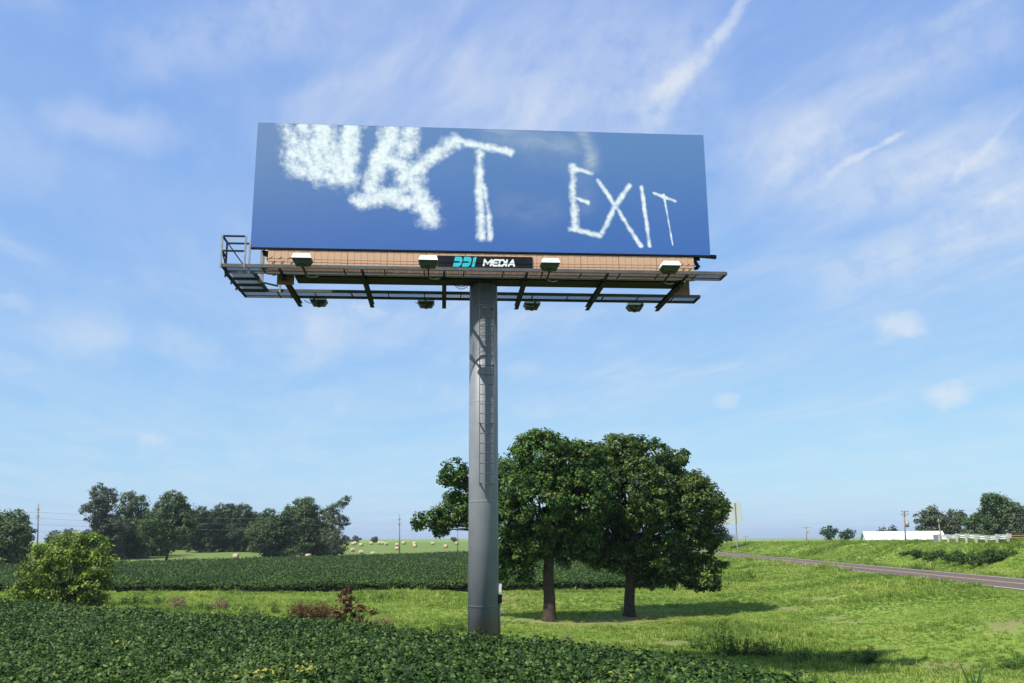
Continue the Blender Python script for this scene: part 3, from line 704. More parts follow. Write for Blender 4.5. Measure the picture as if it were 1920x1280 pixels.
# tan apron boards under the front face, each one its own piece
x0 = -6.72; n_b = 66; bw = 13.54 / n_b
bmesh_full = MB().box(0.004, bw - .004, 0, .022, 0, .80).mesh('apron_board')
bmesh_edge = MB().box(0.004, bw - .012, 0, .026, 0, .80).mesh('apron_board_edge')
for i in range(n_b):
    o = link('apron_board', bmesh_edge if i % 6 == 5 else bmesh_full, M['tan'], bb)
    o.location = (x0 - .05 + i * bw, YO + .012 + .003 * (i % 2), Lz(7.995))
mb = MB(); mb.box(x0, x0 + 13.4, YO + .045, YO + .065, Lz(8.0), Lz(8.80)); mb.build('apron_backing', M['steel_dark'], bb)
mb = MB(); mb.box(-6.50, -5.97, YO + .24, YO + .27, Lz(7.74), Lz(8.2)); mb.build('apron_flap', M['rust'], bb)
mb = MB(); mb.box(6.3, 6.85, YO + .95, YO + .98, Lz(7.80), Lz(8.25)); mb.build('apron_flap', M['rust'], bb)
# main beams
mb = MB(); mb.box(-5.95, 6.45, YO + .20, YO + .93, Lz(7.985), Lz(8.0)); mb.box(-5.95, 6.45, YO + .20, YO + .215, Lz(8.0), Lz(8.5)); mb.box(-5.95, 6.45, YO + .915, YO + .93, Lz(8.0), Lz(8.5)); mb.build('main_beam', M['steel_dark'], bb)
mb = MB(); mb.box(-5.95, 6.45, YO + 1.30, YO + 1.38, Lz(8.52), Lz(8.80)); mb.build('main_beam', M['steel_dark'], bb)
# cross beams
for xf_ in (-6.26, -3.78, -1.28, 1.27, 3.80, 6.32):
    mb = MB(); x = xf_; yb = YO + 3.42
    mb.box(x - .07, x + .07, YO - .05, yb, Lz(7.86), Lz(7.875)); mb.box(x - .07, x + .07, YO - .05, yb, Lz(7.985), Lz(8.0)); mb.box(x - .012, x + .012, YO - .05, yb, Lz(7.875), Lz(7.985))
    mb.bar((x, YO - .74, Lz(7.965)), (x, YO - .05, Lz(7.955)), .07, .06)
    mb.build('cross_beam', M['steel_dark'], bb)
# catwalks: two channels and an open grating
def catwalk(xa, xb, ya, yb, outer_y, mat_outer, nbar):
    cw = empty('catwalk', (0, 0, 0), 0, bb)
    for y, nm in ((ya, 'rail_channel'), (yb, 'rail_channel')):
        s = 1 if y == min(ya, yb) else -1
        mb = MB(); mb.box(xa, xb, min(y, y + s * .012), max(y, y + s * .012), Lz(8.0), Lz(8.10)); mb.box(xa, xb, min(y + s * .012, y + s * .05), max(y + s * .012, y + s * .05), Lz(8.0), Lz(8.012))
        mb.build(nm, M['steel_grey'], cw)
    for x in (xa, xb):
        mb = MB(); mb.box(x - .02, x + .02, min(ya, yb) + .014, max(ya, yb) - .014, Lz(8.002), Lz(8.09)); mb.build('end_bar', M['steel_dark'], cw)
    mb = MB(); y0, y1 = min(ya, yb) + .05, max(ya, yb) - .05
    for x in np.arange(xa + .06, xb - .03, .052): mb.box(x - .005, x + .005, y0, y1, Lz(8.03), Lz(8.045))
    for y in np.linspace(y0 + .05, y1 - .05, 8): mb.box(xa + .03, xb - .03, y - .005, y + .005, Lz(8.046), Lz(8.056))
    tag(mb.build('grating', M['steel_dark'], cw), kind='stuff')
    for x in np.arange(xa + 1.2, xb - .5, 1.22):
        mb = MB(); mb.bar((x, y0, Lz(8.008)), (x, y1, Lz(8.008)), .035, .022); mb.build('cross_bar', M['steel_dark'], cw)
    return cw
catwalk(-7.98, 7.58, YO - .72, YO - .02, YO - .72, 'steel_grey', 8)
catwalk(-8.02, 7.52, YO + 2.02, YO + 2.82, YO + 2.82, 'steel_dark', 8)
# linking platform on the left, with louvred floor panel
pf = empty('end_platform', (0, 0, 0), 0, bb)
for x in (-8.02, -7.16):
    MB().box(x - .03, x + .03, YO - .02, YO + 2.02, Lz(7.99), Lz(8.11)).build('side_channel', M['steel_dark'], pf)
for y in (.62, 1.32, 1.98):
    MB().box(-7.98, -7.2, YO + y - .04, YO + y + .04, Lz(7.98), Lz(8.06)).build('cross_bar', M['steel_dark'], pf)
for x in np.linspace(-7.9, -7.28, 11):
    MB().box(x - .018, x + .018, YO + .02, YO + 1.98, Lz(8.065), Lz(8.085)).build('floor_slat', M['galv'], pf)
for y in (.2, 1.0, 1.7):
    MB().box(-8.10, -8.052, YO + y - .03, YO + y + .03, Lz(7.95), Lz(8.02)).build('bolt_plate', M['steel_dark'], pf)
# safety cage at the left front corner
cg = empty('safety_cage', (0, 0, 0), 0, bb)
xl, xr, yf0, yf1 = -8.0, -7.30, YO - .72, YO - .12
for x, y in ((xl, yf0), (xr, yf0), (xl, yf1), (xr, yf1)): MB().bar((x, y, Lz(7.98)), (x, y, Lz(8.98)), .05).build('post', M['galv'] if x == xr or y == yf0 else M['steel_dark'], cg)
for z in (8.97, 8.50):
    MB().bar((xl + .026, yf0, Lz(z)), (xr - .026, yf0, Lz(z)), .05).build('rail', M['steel_dark'], cg)
    MB().bar((xl, yf0 + .026, Lz(z)), (xl, yf1 - .026, Lz(z)), .05).build('rail', M['steel_dark'], cg)
MB().bar((xl + .026, yf1, Lz(8.94)), (xr - .026, yf1, Lz(8.94)), .05).build('rail', M['steel_dark'], cg)
MB().bar((xl + .04, yf0 + .04, Lz(8.92)), (xr - .04, yf0 + .04, Lz(8.08)), .035).build('brace', M['steel_dark'], cg)
MB().bar((xl + .04, yf0 + .06, Lz(8.40)), (xl + .04, yf1, Lz(8.06)), .035).build('brace', M['steel_dark'], cg)
# rear guard frame and hanging post by the left end
gf = empty('rear_guard', (0, 0, 0), 0, bb)
for z in (8.10, 8.58): MB().bar((-7.16, YO + 1.2, Lz(z - .02)), (-6.72, YO + 1.6, Lz(z - .02)), .05).build('rail', M['galv'], gf)
MB().bar((-6.72, YO + 1.98, Lz(7.96)), (-6.72, YO + 1.98, Lz(8.72)), .06).build('post', M['galv'], gf)
MB().bar((-7.06, YO + .62, Lz(7.9)), (-7.06, YO + .62, Lz(9.0)), .11).build('hanging_post', M['galv'], bb)
# winch and brackets under both ends of the face
wn = empty('bracket_left', (0, 0, 0), 0, bb); wn.name = 'end_bracket'
for a, b_ in (((-6.98, YO + .3, 8.80), (-6.70, YO + .3, 8.80)), ((-6.95, YO + .2, 8.72), (-6.70, YO + .2, 8.64)), ((-6.86, YO + .35, 8.60), (-6.72, YO + .35, 8.58)), ((-6.97, YO + .25, 8.84), (-6.84, YO + .25, 8.66))):
    MB().bar((a[0], a[1], Lz(a[2])), (b_[0], b_[1], Lz(b_[2])), .06, .10).build('bracket_arm', M['steel_dark'], wn)
wn = empty('end_bracket', (0, 0, 0), 0, bb)
for a, b_ in (((6.80, YO + .3, 8.83), (7.05, YO + .3, 8.83)), ((6.84, YO + .2, 8.74), (6.98, YO + .2, 8.50)), ((6.80, YO + .35, 8.50), (7.0, YO + .35, 8.55)), ((7.0, YO + .25, 8.92), (7.55, YO + .25, 8.88)), ((7.0, YO + .4, 8.98), (7.62, YO + .4, 8.96)), ((7.56, YO + .22, 8.90), (7.62, YO + .5, 8.95))):
    MB().bar((a[0], a[1], Lz(a[2])), (b_[0], b_[1], Lz(b_[2])), .06, .10).build('bracket_arm', M['steel_dark'], wn)
# tie cables in front of the apron
for z in (8.50, 8.22):
    pts = [(x, YO - .03, Lz(z - .03 * math.sin(math.pi * (x + 6.8) / 13.6))) for x in np.linspace(-6.9, 6.95, 12)]
    MB().tube(pts, .006, 5).build('tie_cable', M['steel_dark'], bb)
    for x in list(np.linspace(-6.66, -6.1, 3)) + list(np.linspace(6.35, 6.75, 3)):
        MB().bar((x - .05, YO - .055, Lz(z - .03)), (x + .05, YO - .05, Lz(z + .05)), .02).build('cable_clamp', M['steel_dark'], bb)
# name plate
nx0, nz1 = onface(820, 479.5, -.02); nx1, nz0 = onface(998.5, 506.5, -.02)
npl = empty('name_plate', (0, 0, 0), 0, bb)
MB().box(nx0, nx1, YO - .02, YO + .02, Lz(nz0 + .015), Lz(nz1)).build('plate', M['black'], npl)
def glyph(strokes, w, ox, oz, h, wd, shear, mname, name):
    """strokes in a unit box drawn as thick bars"""
    mb = MB(); k = 0
    for s in strokes:
        p = [(ox + (a * wd) + shear * b * h, oz + b * h) for a, b in s]
        for i in range(len(p) - 1):
            (x0, z0), (x1, z1) = p[i], p[i + 1]; L = math.hypot(x1 - x0, z1 - z0); ux, uz = (x1 - x0) / L, (z1 - z0) / L; e = w * .38; k += 1
            x0 -= ux * e; z0 -= uz * e; x1 += ux * e; z1 += uz * e; nx_, nz_ = -uz * w / 2, ux * w / 2
            y0 = YO - .030 - .0006 * k
            mb.prism([(x0 + nx_, z0 + nz_), (x0 - nx_, z0 - nz_), (x1 - nx_, z1 - nz_), (x1 + nx_, z1 + nz_)], y0, YO - .021)
    return mb.build(name, M[mname], npl)
tx, tz0 = onface(905, 499.5, -.03); tz1 = onface(905, 486, -.03)[1]; Hh = tz1 - tz0; tx1 = onface(969, 499.5, -.03)[0]; cw_ = (tx1 - tx) / 4.75
GL = {'M': [[(0, 0), (0, 1), (.5, .35), (1, 1), (1, 0)]], 'E': [[(1, 1), (.3, 1), (0, .72), (0, .28), (.3, 0), (1, 0)], [(.1, .5), (.85, .5)]],
      'D': [[(0, 0), (0, 1), (.65, 1), (1, .7), (1, .3), (.65, 0), (0, 0)]], 'I': [[(0, 0), (0, 1)]], 'A': [[(0, 0), (.55, 1), (1, 0)], [(.28, .3), (.8, .3)]]}
cx = tx
for ch, wd in (('M', 1.05), ('E', .72), ('D', .78), ('I', .0), ('A', .85)):
    glyph(GL[ch], .058, cx + .03, Lz(tz0 + .02), Hh - .05, wd * cw_ * .92, .20, 'white', 'letter'); cx += (wd * .92 + .42) * cw_ * .86
dx0, dz0 = onface(849, 500.5, -.03); dx1, dz1 = onface(896, 482.5, -.03); dh = dz1 - dz0; dw = (dx1 - dx0 - .10 * 1) / 2.55
for i in range(3):
    ox = dx0 + i * dw * 1.06; sh = .22
    if i < 2: poly = [(0, 0), (.70, 0), (.92, .14), (1.0, .34), (1.0, .66), (.92, .86), (.70, 1), (0, 1)]
    else: poly = [(.06, 0), (.42, 0), (.42, 1), (.18, 1), (-.02, .84), (.06, .74)]
    q = [(ox + a * dw * .94 + sh * b * dh, Lz(dz0 + b * dh)) for a, b in poly]
    l = MB().prism(q, YO - .031, YO - .021).build('letter', M['teal'], npl)
    if i < 2:
        q = [(ox - .02 + sh * b * dh + a * dw, Lz(dz0 + b * dh)) for a, b in ((0, .40), (.70, .46), (.76, .52), (.70, .56), (0, .56))]
        MB().prism(q, YO - .0335, YO - .0312).build('letter_slit', M['black'], l)
# ladder
ld = empty('ladder', (0, 0, 0), 0, bb); ly = -CR - .20
lx0, lx1 = -.15, .29
lz0 = float(at(908, 905, 27.0)[2]) - PB[2]; lz1 = Lz(8.0)
for x in (lx0, lx1): MB().bar((x, ly, lz0 - .08), (x, ly, lz1), .022, .09, (0, 1, 0)).build('ladder_rail', M['steel_grey'], ld)
rung = MB().tube([(lx0 + .02, ly, 0), (lx1 - .02, ly, 0)], .013, 8).mesh('rung'); z = lz0
while z < lz1 - .1:
    o = link('rung', rung, M['steel_grey'], ld); o.location = (0, 0, z); z += .305
for z in np.arange(lz0 + .02, lz1 - .2, 1.83):
    for x in (lx0, lx1):
        MB().bar((x, ly + .012, z), (x * .9, -math.sqrt(CR * CR - x * x) + .03, z), .05, .02).build('standoff', M['steel_grey'], ld)
# loose cable from the beam to the column
for s, k in ((.16, 0), (.22, .03)):
    MB().tube([(-1.05 + t * .62, YO + .62, Lz(8.02 - s * math.sin(math.pi * t) - k * t)) for t in np.linspace(0, 1, 9)], .012, 5).build('cable', M['black'], bb)

# floodlights: housing, white lens rim, arm
def flood_proto():
    root = empty('floodlight', (0, 0, 0))
    w0, w1 = .20, .285
    V = [(-w0, -.17, -.12), (w0, -.17, -.12), (w0, .17, -.12), (-w0, .17, -.12), (-w1, -.235, .035), (w1, -.235, .035), (w1, .235, .035), (-w1, .235, .035)]
    MB().add(V, [(3, 2, 1, 0), (4, 5, 6, 7), (0, 1, 5, 4), (1, 2, 6, 5), (2, 3, 7, 6), (3, 0, 4, 7)]).build('housing', M['lamp_green'], root)
    w2 = .235
    V = [(-w1 - .01, -.245, .036), (w1 + .01, -.245, .036), (w1 + .01, .245, .036), (-w1 - .01, .245, .036), (-w2, -.20, .185), (w2, -.20, .185), (w2, .20, .185), (-w2, .20, .185)]
    MB().add(V, [(3, 2, 1, 0), (4, 5, 6, 7), (0, 1, 5, 4), (1, 2, 6, 5), (2, 3, 7, 6), (3, 0, 4, 7)]).build('lens_hood', M['lamp_white'], root)
    MB().box(-.05, .05, -.1, .1, -.16, -.121).build('junction_box', M['lamp_green'], root)
    MB().bar((0, .06, -.15), (0, 1.20, -.19), .045).build('arm', M['steel_dark'], root)
    MB().tube([(0, .75, -.20), (.08, .8, -.25), (.2, .85, -.25), (.35, .95, -.19)], .014, 5).build('conduit', M['galv'], root)
    return root
flp = flood_proto()
def copy_tree(o, parent=None):
    c = o.copy(); COL.objects.link(c); c.parent = parent
    for ch in o.children: copy_tree(ch, c)
    return c
ordn = ('leftmost', 'second from the left', 'third from the left', 'rightmost')
kids = None; first = True
for row, pxs in enumerate((((567, 489), (803, 493), (1031, 498), (1256, 503)), ((598, 566.5), (799, 569.5), (997, 573), (1190, 576)))):
    for i, (px, py) in enumerate(pxs):
        c = -1.18 if row == 0 else 3.35
        x, z = onface(px, py, c); w = FC + EX * (x + .05) + EY * c; w[2] = z + CZ - .02
        o = flp if first else copy_tree(flp); first = False
        o.location = w; o.rotation_euler = (0, 0, YAW if row == 0 else YAW + math.pi)
        tag(o, ('white-rimmed green floodlight on the front catwalk, ' if row == 0 else 'dark floodlight hanging under the rear catwalk, ') + ordn[i], 'floodlight', 'front floodlights' if row == 0 else 'rear floodlights')
# meter box on the right side of the column
p = at(933, 1103, 27.6); mbx = empty('meter_box', (PB[0] + .49, PB[1] - .08, p[2])); tag(mbx, 'small white electric meter box on the right side of the column', 'meter box')
def rbox(mb, x0, x1, y0, y1, z0, z1, b=.02):
    poly = [(x0 + b, z0), (x1 - b, z0), (x1, z0 + b), (x1, z1 - b), (x1 - b, z1), (x0 + b, z1), (x0, z1 - b), (x0, z0 + b)]
    return mb.prism(poly, y0, y1)
rbox(MB(), -.07, .07, -.09, .09, -.155, .155, .025).build('cabinet', M['box_white'], mbx)
rbox(MB(), -.052, .052, -.105, -.092, -.11, .11, .02).build('cover', M['box_white'], mbx)
rbox(MB(), -.055, .075, -.06, .06, -.42, -.16, .015).build('breaker_box', M['steel_dark'], mbx)
MB().tube([(.0, .02, -.42), (.0, .02, -1.4)], .025, 8).build('conduit', M['galv'], mbx)

# ------------------------------------------------------------------ right side: sign, poles, building, guardrail
def sign():
    d = 205.; p = at(1366, 1018, d); z0 = Hs(p[0], p[1]); s = d / FPX
    t = empty('highway_sign', (p[0], p[1], z0), R(-52)); tag(t, 'back of a pale grey-green highway guide sign on two posts by the road', 'sign')
    top = at(1366, 930, d)[2] - z0; bot = at(1366, 984, d)[2] - z0; top2 = at(1366, 941, d)[2] - z0
    MB().box(-4.3, 0.6, -.03, .03, bot, top).build('main_panel', M['sign_back'], t)
    MB().box(.62, 4.1, -.03, .03, bot + .3, top2).build('side_panel', M['sign_back'], t)
    for z in np.linspace(bot + .5, top - .4, 6): MB().box(-4.25, .55, -.10, -.032, z - .06, z + .06).build('stiffener', M['galv'], t)
    for x in (-3.4, 2.6):
        MB().bar((x, -.22, -.3), (x, -.22, top2 - .2), .22, .16).build('post', M['galv'], t)
sign()
def util_pole(label, px, base_py, top_py, d, arms=(), lean=0.0, r=.16, z=None, extra=None, group='utility poles'):
    b = at(px, base_py, d); z0 = Hs(b[0], b[1]) if z is None else z; tp = at(px + lean, top_py, d)
    t = empty('utility_pole', (b[0], b[1], z0)); tag(t, label, 'utility pole', group)
    top = (tp[0] - b[0], 0, tp[2] - z0)
    MB().tube([(0, 0, -.5), (top[0] * .5, 0, top[2] * .5), top], [r * 1.2, r, r * .8], 10).build('shaft', M['wood_pole'], t)
    for off, ln in arms:
        zz = top[2] - off; xx = top[0] * zz / top[2]
        MB().bar((xx - ln / 2, -.2, zz), (xx + ln / 2, -.2, zz), .12).build('crossarm', M['wood_pole'], t)
        for e in (-.45, 0, .45): MB().tube([(xx + ln * e, -.2, zz + .05), (xx + ln * e, -.2, zz + .32)], [.06, .03], 6).build('insulator', M['galv'], t)
    if extra: MB().tube([(top[0] * .7 + .32, -.1, top[2] - extra), (top[0] * .7 + .32, -.1, top[2] - extra - .9)], .28, 10).build('transformer', M['galv'], t)
    return t, top
P_ = []
P_.append(util_pole('tall wooden utility pole at the far left between the trees', 72, 1024, 943, 210, [(1.4, .9), (3.0, .9)], r=.17))
P_.append(util_pole('utility pole against the ragged leaning tree', 622, 1042, 955, 230, [(1.6, .9), (3.0, .9)], r=.17))
P_.append(util_pole('utility pole standing in the hay field among the bales', 749, 1037, 963, 235, [(1.3, .9), (2.6, .9)], r=.16))
P_.append(util_pole('utility pole seen just left of the billboard column', 858, 1033, 985, 260, [(1.2, .9)], r=.15))
util_pole('small utility pole with transformer right of the highway sign', 1512, 1014, 985, 330, [(.6, 3.4)], r=.16, extra=1.6)
util_pole('utility pole with crossarm in front of the white roof', 1697, 1010, 955, 150, [(.8, 1.2), (.3, 1.2)], r=.12, extra=1.9, lean=-1.5)
util_pole('leaning utility pole by the guardrail end', 1765, 1006, 972, 150, [(.4, .5)], r=.10, lean=-6)
util_pole('tiny utility pole far beyond the road next to the sign', 1398, 1016, 1003, 360, [(.4, 2.2)], r=.14)
pt = [np.array(P_[i][0].location) + np.array(P_[i][1]) for i in range(4)]
ext = pt[0] + (pt[0] - pt[1]) * .6
for i, (nm, off) in enumerate((('top', 2.0), ('middle', 3.4), ('bottom', 4.8))):
    pts = []
    for a, b in ((ext, pt[0]), (pt[0], pt[1])):
        for t in np.linspace(0, 1, 12, endpoint=False):
            q = a + (b - a) * t; q = q - np.array([0, .3, off * (.75 if b is pt[3] else 1)]); q[2] -= 1.1 * 4 * t * (1 - t) * min(1, np.linalg.norm(b - a) / 120); pts.append(q)
    tag(MB().tube([tuple(q) for q in pts], .026, 5).build('power_line', M['wire']), nm + ' wire of the three strung across the left wood', 'power line', 'three wires')

def building():
    d = 165.; p = at(1640, 1012, d); z0 = CZ - 2.4; a = R(-14)
    t = empty('white_building', (p[0] + 6, p[1] + 2, z0), a); tag(t, 'low white metal building with long gable roof behind the embankment', 'building')
    zr = at(1672, 995.5, d)[2] - z0; ze = zr - 1.75; hl = 6.9; hw = 4.2
    # walls with gable ends
    mb = MB(); mb.box(-hl + .2, hl - .2, -hw + .2, hw - .2, -.5, ze - .05); mb.build('wall', M['white'], t)
    for s in (-1, 1):
        x = s * (hl - .2); V = [(x, -hw + .2, ze - .05), (x, hw - .2, ze - .05), (x, 0, zr - .14), (x - s * .06, -hw + .2, ze - .05), (x - s * .06, hw - .2, ze - .05), (x - s * .06, 0, zr - .14)]
        MB().add(V, [(0, 1, 2), (5, 4, 3), (0, 3, 4, 1), (1, 4, 5, 2), (2, 5, 3, 0)]).build('gable', M['white'], t)
    for s in (-1, 1):
        for i in range(14):
            xa = -hl + i * (2 * hl / 14); xb = xa + 2 * hl / 14 - .012
            V = [(xa, s * hw, ze - .1), (xb, s * hw, ze - .1), (xb, 0, zr), (xa, 0, zr), (xa, s * hw, ze - .05), (xb, s * hw, ze - .05), (xb, 0, zr + .05), (xa, 0, zr + .05)]
            F = [(0, 3, 2, 1), (4, 5, 6, 7), (0, 1, 5, 4), (1, 2, 6, 5), (2, 3, 7, 6), (3, 0, 4, 7)]
            MB().add(V, F).build('roof_panel', M['roof_white'], t)
    MB().box(-hl, hl, -.12, .12, zr + .052, zr + .09).build('ridge_cap', M['roof_white'], t)
    for s in (-1, 1):
        MB().bar((-hl - .03, s * hw, ze - .14), (-hl - .03, 0, zr - .04), .04, .16).build('verge_trim', M['steel_grey'], t)
building()
def guardrail():
    ys = np.linspace(106, 90, 8); tt = 13.6
    b = (road_x(98) + tt, 98, Hs(road_x(98) + tt, 98)); t = empty('guardrail', b); tag(t, 'steel guardrail with pale wooden posts along the embankment crest', 'guardrail')
    pts = []
    for y in ys:
        x = road_x(y) + tt; z = Hs(x, y); pts.append((x, y, z)); r = (x - b[0], y - b[1], z - b[2])
        MB().box(r[0] - .10, r[0] + .10, r[1] - .08, r[1] + .08, r[2] - .4, r[2] + 1.02).build('post', M['post_wood'], t)
        MB().box(r[0] + .135, r[0] + .33, r[1] - .08, r[1] + .08, r[2] + .55, r[2] + .98).build('spacer_block', M['post_wood'], t)
    prof = [(.34, .46), (.42, .55), (.34, .66), (.42, .77), (.34, .87), (.34, .89)]
    def beam(name, pts, mt):
        V = []; F = []; n = len(prof)
        for x, y, z in pts: V += [(x - b[0] + px, y - b[1], z - b[2] + pz + .08) for px, pz in prof] + [(x - b[0] + px + .012, y - b[1], z - b[2] + pz + .08) for px, pz in prof[::-1]]
        m = 2 * n
        for i in range(len(pts) - 1):
            for k in range(m): F.append((i * m + k, i * m + (k + 1) % m, (i + 1) * m + (k + 1) % m, (i + 1) * m + k))
        MB().add(V, F).build(name, mt, t)
    beam('rail', pts, paint('rail_zinc', (.66, .68, .68), .5, var=.06))
    far = [(road_x(y) + tt, y, Hs(road_x(y) + tt, y)) for y in (90, 86, 82, 78, 70)]
    beam('rail', far, M['rust'])
    for x, y, z in far[1:]: MB().box(x - b[0] - .08, x - b[0] + .08, y - b[1] - .08, y - b[1] + .08, z - b[2] - .4, z - b[2] + .95).build('post', M['rust'], t)
    x, y, z = pts[0]; MB().box(x - b[0] - .25, x - b[0] + .25, y - b[1] + .8, y - b[1] + 1.0, z - b[2] - .3, z - b[2] + .95).build('end_marker', M['galv'], t)
guardrail()

# hay bales
BALES = [(457, 1025), (442, 1044), (636, 1017), (651, 1016.5), (662, 1018), (666, 1016.5), (677, 1020), (661, 1030), (677, 1034.5), (699, 1038), (696, 1016.8), (711, 1016.5), (717, 1016.8), (724, 1018), (744, 1020), (745, 1027),
         (757, 1016.5), (777, 1017.5), (778, 1022), (811, 1017.5), (836, 1023), (857, 1017), (578, 1044)]
def bale_mesh():
    mb = MB(); n = 20; prof = [(-.74, .35), (-.76, .66), (-.70, .755), (-.35, .765), (0, .76), (.35, .768), (.70, .755), (.76, .66), (.74, .35)]
    V = []; F = []
    for x, r in prof:
        for k in range(n):
            t = 2 * math.pi * k / n; rr = r * (1 + .02 * math.sin(3 * t + x * 5)); V.append((x, rr * math.cos(t), rr * math.sin(t) * .96))
    for i in range(len(prof) - 1):
        for k in range(n): F.append((i * n + k, i * n + (k + 1) % n, (i + 1) * n + (k + 1) % n, (i + 1) * n + k))
    F.append(tuple(range(n))[::-1]); F.append(tuple(range((len(prof) - 1) * n, len(prof) * n)))
    mb.add(V, F, True); return mb.mesh('hay_bale')
bm_ = bale_mesh(); crest = sorted([b for b in BALES if b[1] < 1019]); rest = sorted([b for b in BALES if b[1] >= 1019])
NTH = ['leftmost', 'second from the left', 'third from the left', 'fourth from the left', 'fifth from the left', 'sixth from the left', 'seventh from the left', 'eighth from the left', 'ninth from the left', 'tenth from the left', 'eleventh from the left', 'twelfth from the left', 'thirteenth from the left', 'fourteenth from the left']
for grp, row in (('on the skyline crest', crest), ('lower down on the hay field', rest)):
    for i, (px, py) in enumerate(row):
        p = ground_hit(px, min(py + 3.2, 1046), 150, 430); o = link('hay_bale', bm_, M['hay']); o.location = (p[0], p[1], Hs(p[0], p[1]) + .53)
        o.scale = (.78,) * 3; o.rotation_euler = (rng.uniform(0, 6), 0, rng.uniform(-.5, .5)); tag(o, 'round hay bale %s, %s' % (grp, NTH[i]), 'hay bale', 'hay bales')

# ------------------------------------------------------------------ ground cover by instancing
def scatter(name, pts, rot, scl, idx, sources, label, cat, odd=None):
    me = bpy.data.meshes.new(name); n = len(pts)
    me.vertices.add(n); me.vertices.foreach_set('co', np.asarray(pts, np.float32).ravel())
    a = me.attributes.new('rot', 'FLOAT_VECTOR', 'POINT'); a.data.foreach_set('vector', np.asarray(rot, np.float32).ravel())
    a = me.attributes.new('scl', 'FLOAT', 'POINT'); a.data.foreach_set('value', np.asarray(scl, np.float32))
    a = me.attributes.new('pick', 'INT', 'POINT'); a.data.foreach_set('value', np.asarray(idx, np.int32))
    ob = link(name, me); tag(ob, label, cat, kind='stuff')
    c = bpy.data.collections.new(name + '_kinds')
    for s in sources: c.objects.link(s)
    ng = bpy.data.node_groups.new(name, 'GeometryNodeTree')
    ng.interface.new_socket('Geometry', in_out='INPUT', socket_type='NodeSocketGeometry'); ng.interface.new_socket('Geometry', in_out='OUTPUT', socket_type='NodeSocketGeometry')
    N = ng.nodes; gi = N.new('NodeGroupInput'); go = N.new('NodeGroupOutput'); iop = N.new('GeometryNodeInstanceOnPoints'); ci = N.new('GeometryNodeCollectionInfo')
    ci.inputs['Collection'].default_value = c; ci.inputs['Separate Children'].default_value = True; ci.inputs['Reset Children'].default_value = True
    def na(nm, typ):
        k = N.new('GeometryNodeInputNamedAttribute'); k.data_type = typ; k.inputs['Name'].default_value = nm; return k.outputs['Attribute']
    L = ng.links; L.new(gi.outputs[0], iop.inputs['Points']); L.new(ci.outputs[0], iop.inputs['Instance']); iop.inputs['Pick Instance'].default_value = True
    L.new(na('pick', 'INT'), iop.inputs['Instance Index']); L.new(na('rot', 'FLOAT_VECTOR'), iop.inputs['Rotation']); L.new(na('scl', 'FLOAT'), iop.inputs['Scale'])
    L.new(iop.outputs[0], go.inputs[0])
    md = ob.modifiers.new('scatter', 'NODES'); md.node_group = ng
    return ob
def source(name, me, m):
    me.materials.append(m); return bpy.data.objects.new(name, me)

def bean_patch(k):
    """a few soybean tops: drooping trifoliate leaves over a stem"""
    r_ = np.random.default_rng(100 + k); pos, nrm, tin, odd = [], [], [], []
    for s in range(6):
        sx, sy = r_.uniform(-.25, .25, 2); h = r_.uniform(.60, .80)
        yel = r_.random() < (.8 if k == 7 else .01)
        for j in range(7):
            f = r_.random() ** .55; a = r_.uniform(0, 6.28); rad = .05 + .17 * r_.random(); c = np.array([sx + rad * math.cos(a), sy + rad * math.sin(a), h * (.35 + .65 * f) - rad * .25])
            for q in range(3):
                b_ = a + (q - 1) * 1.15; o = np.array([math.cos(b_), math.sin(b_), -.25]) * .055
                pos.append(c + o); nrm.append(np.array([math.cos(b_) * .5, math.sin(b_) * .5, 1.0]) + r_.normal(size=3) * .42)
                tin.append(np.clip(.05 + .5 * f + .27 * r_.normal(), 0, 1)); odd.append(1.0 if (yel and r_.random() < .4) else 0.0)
    pos = np.array(pos); N = len(pos)
    # ovate leaflets of six corners, folded along the midrib
    nrm = np.array(nrm); nrm /= np.linalg.norm(nrm, axis=1, keepdims=True); a = r_.normal(size=(N, 3)); a -= nrm * (a * nrm).sum(1, keepdims=True); a /= np.linalg.norm(a, axis=1, keepdims=True)
    b = np.cross(nrm, a); L = r_.uniform(.070, .120, N)[:, None]; w = L * .34
    V = np.stack([pos - a * L * .5, pos - a * L * .12 + b * w - nrm * L * .10, pos + a * L * .5 - nrm * L * .22, pos - a * L * .12 - b * w - nrm * L * .10, pos + a * L * .08 + nrm * L * .04], 1).reshape(-1, 3)
    i = np.arange(N)[:, None] * 5; F = np.concatenate([i + np.array([[0, 4, 1]]), i + np.array([[1, 4, 2]]), i + np.array([[4, 3, 2]]), i + np.array([[0, 3, 4]])], 1).reshape(-1, 3)
    return np_mesh('bean_patch', V, F, dict(tint=np.repeat(np.array(tin), 5), odd=np.repeat(np.array(odd), 5)))
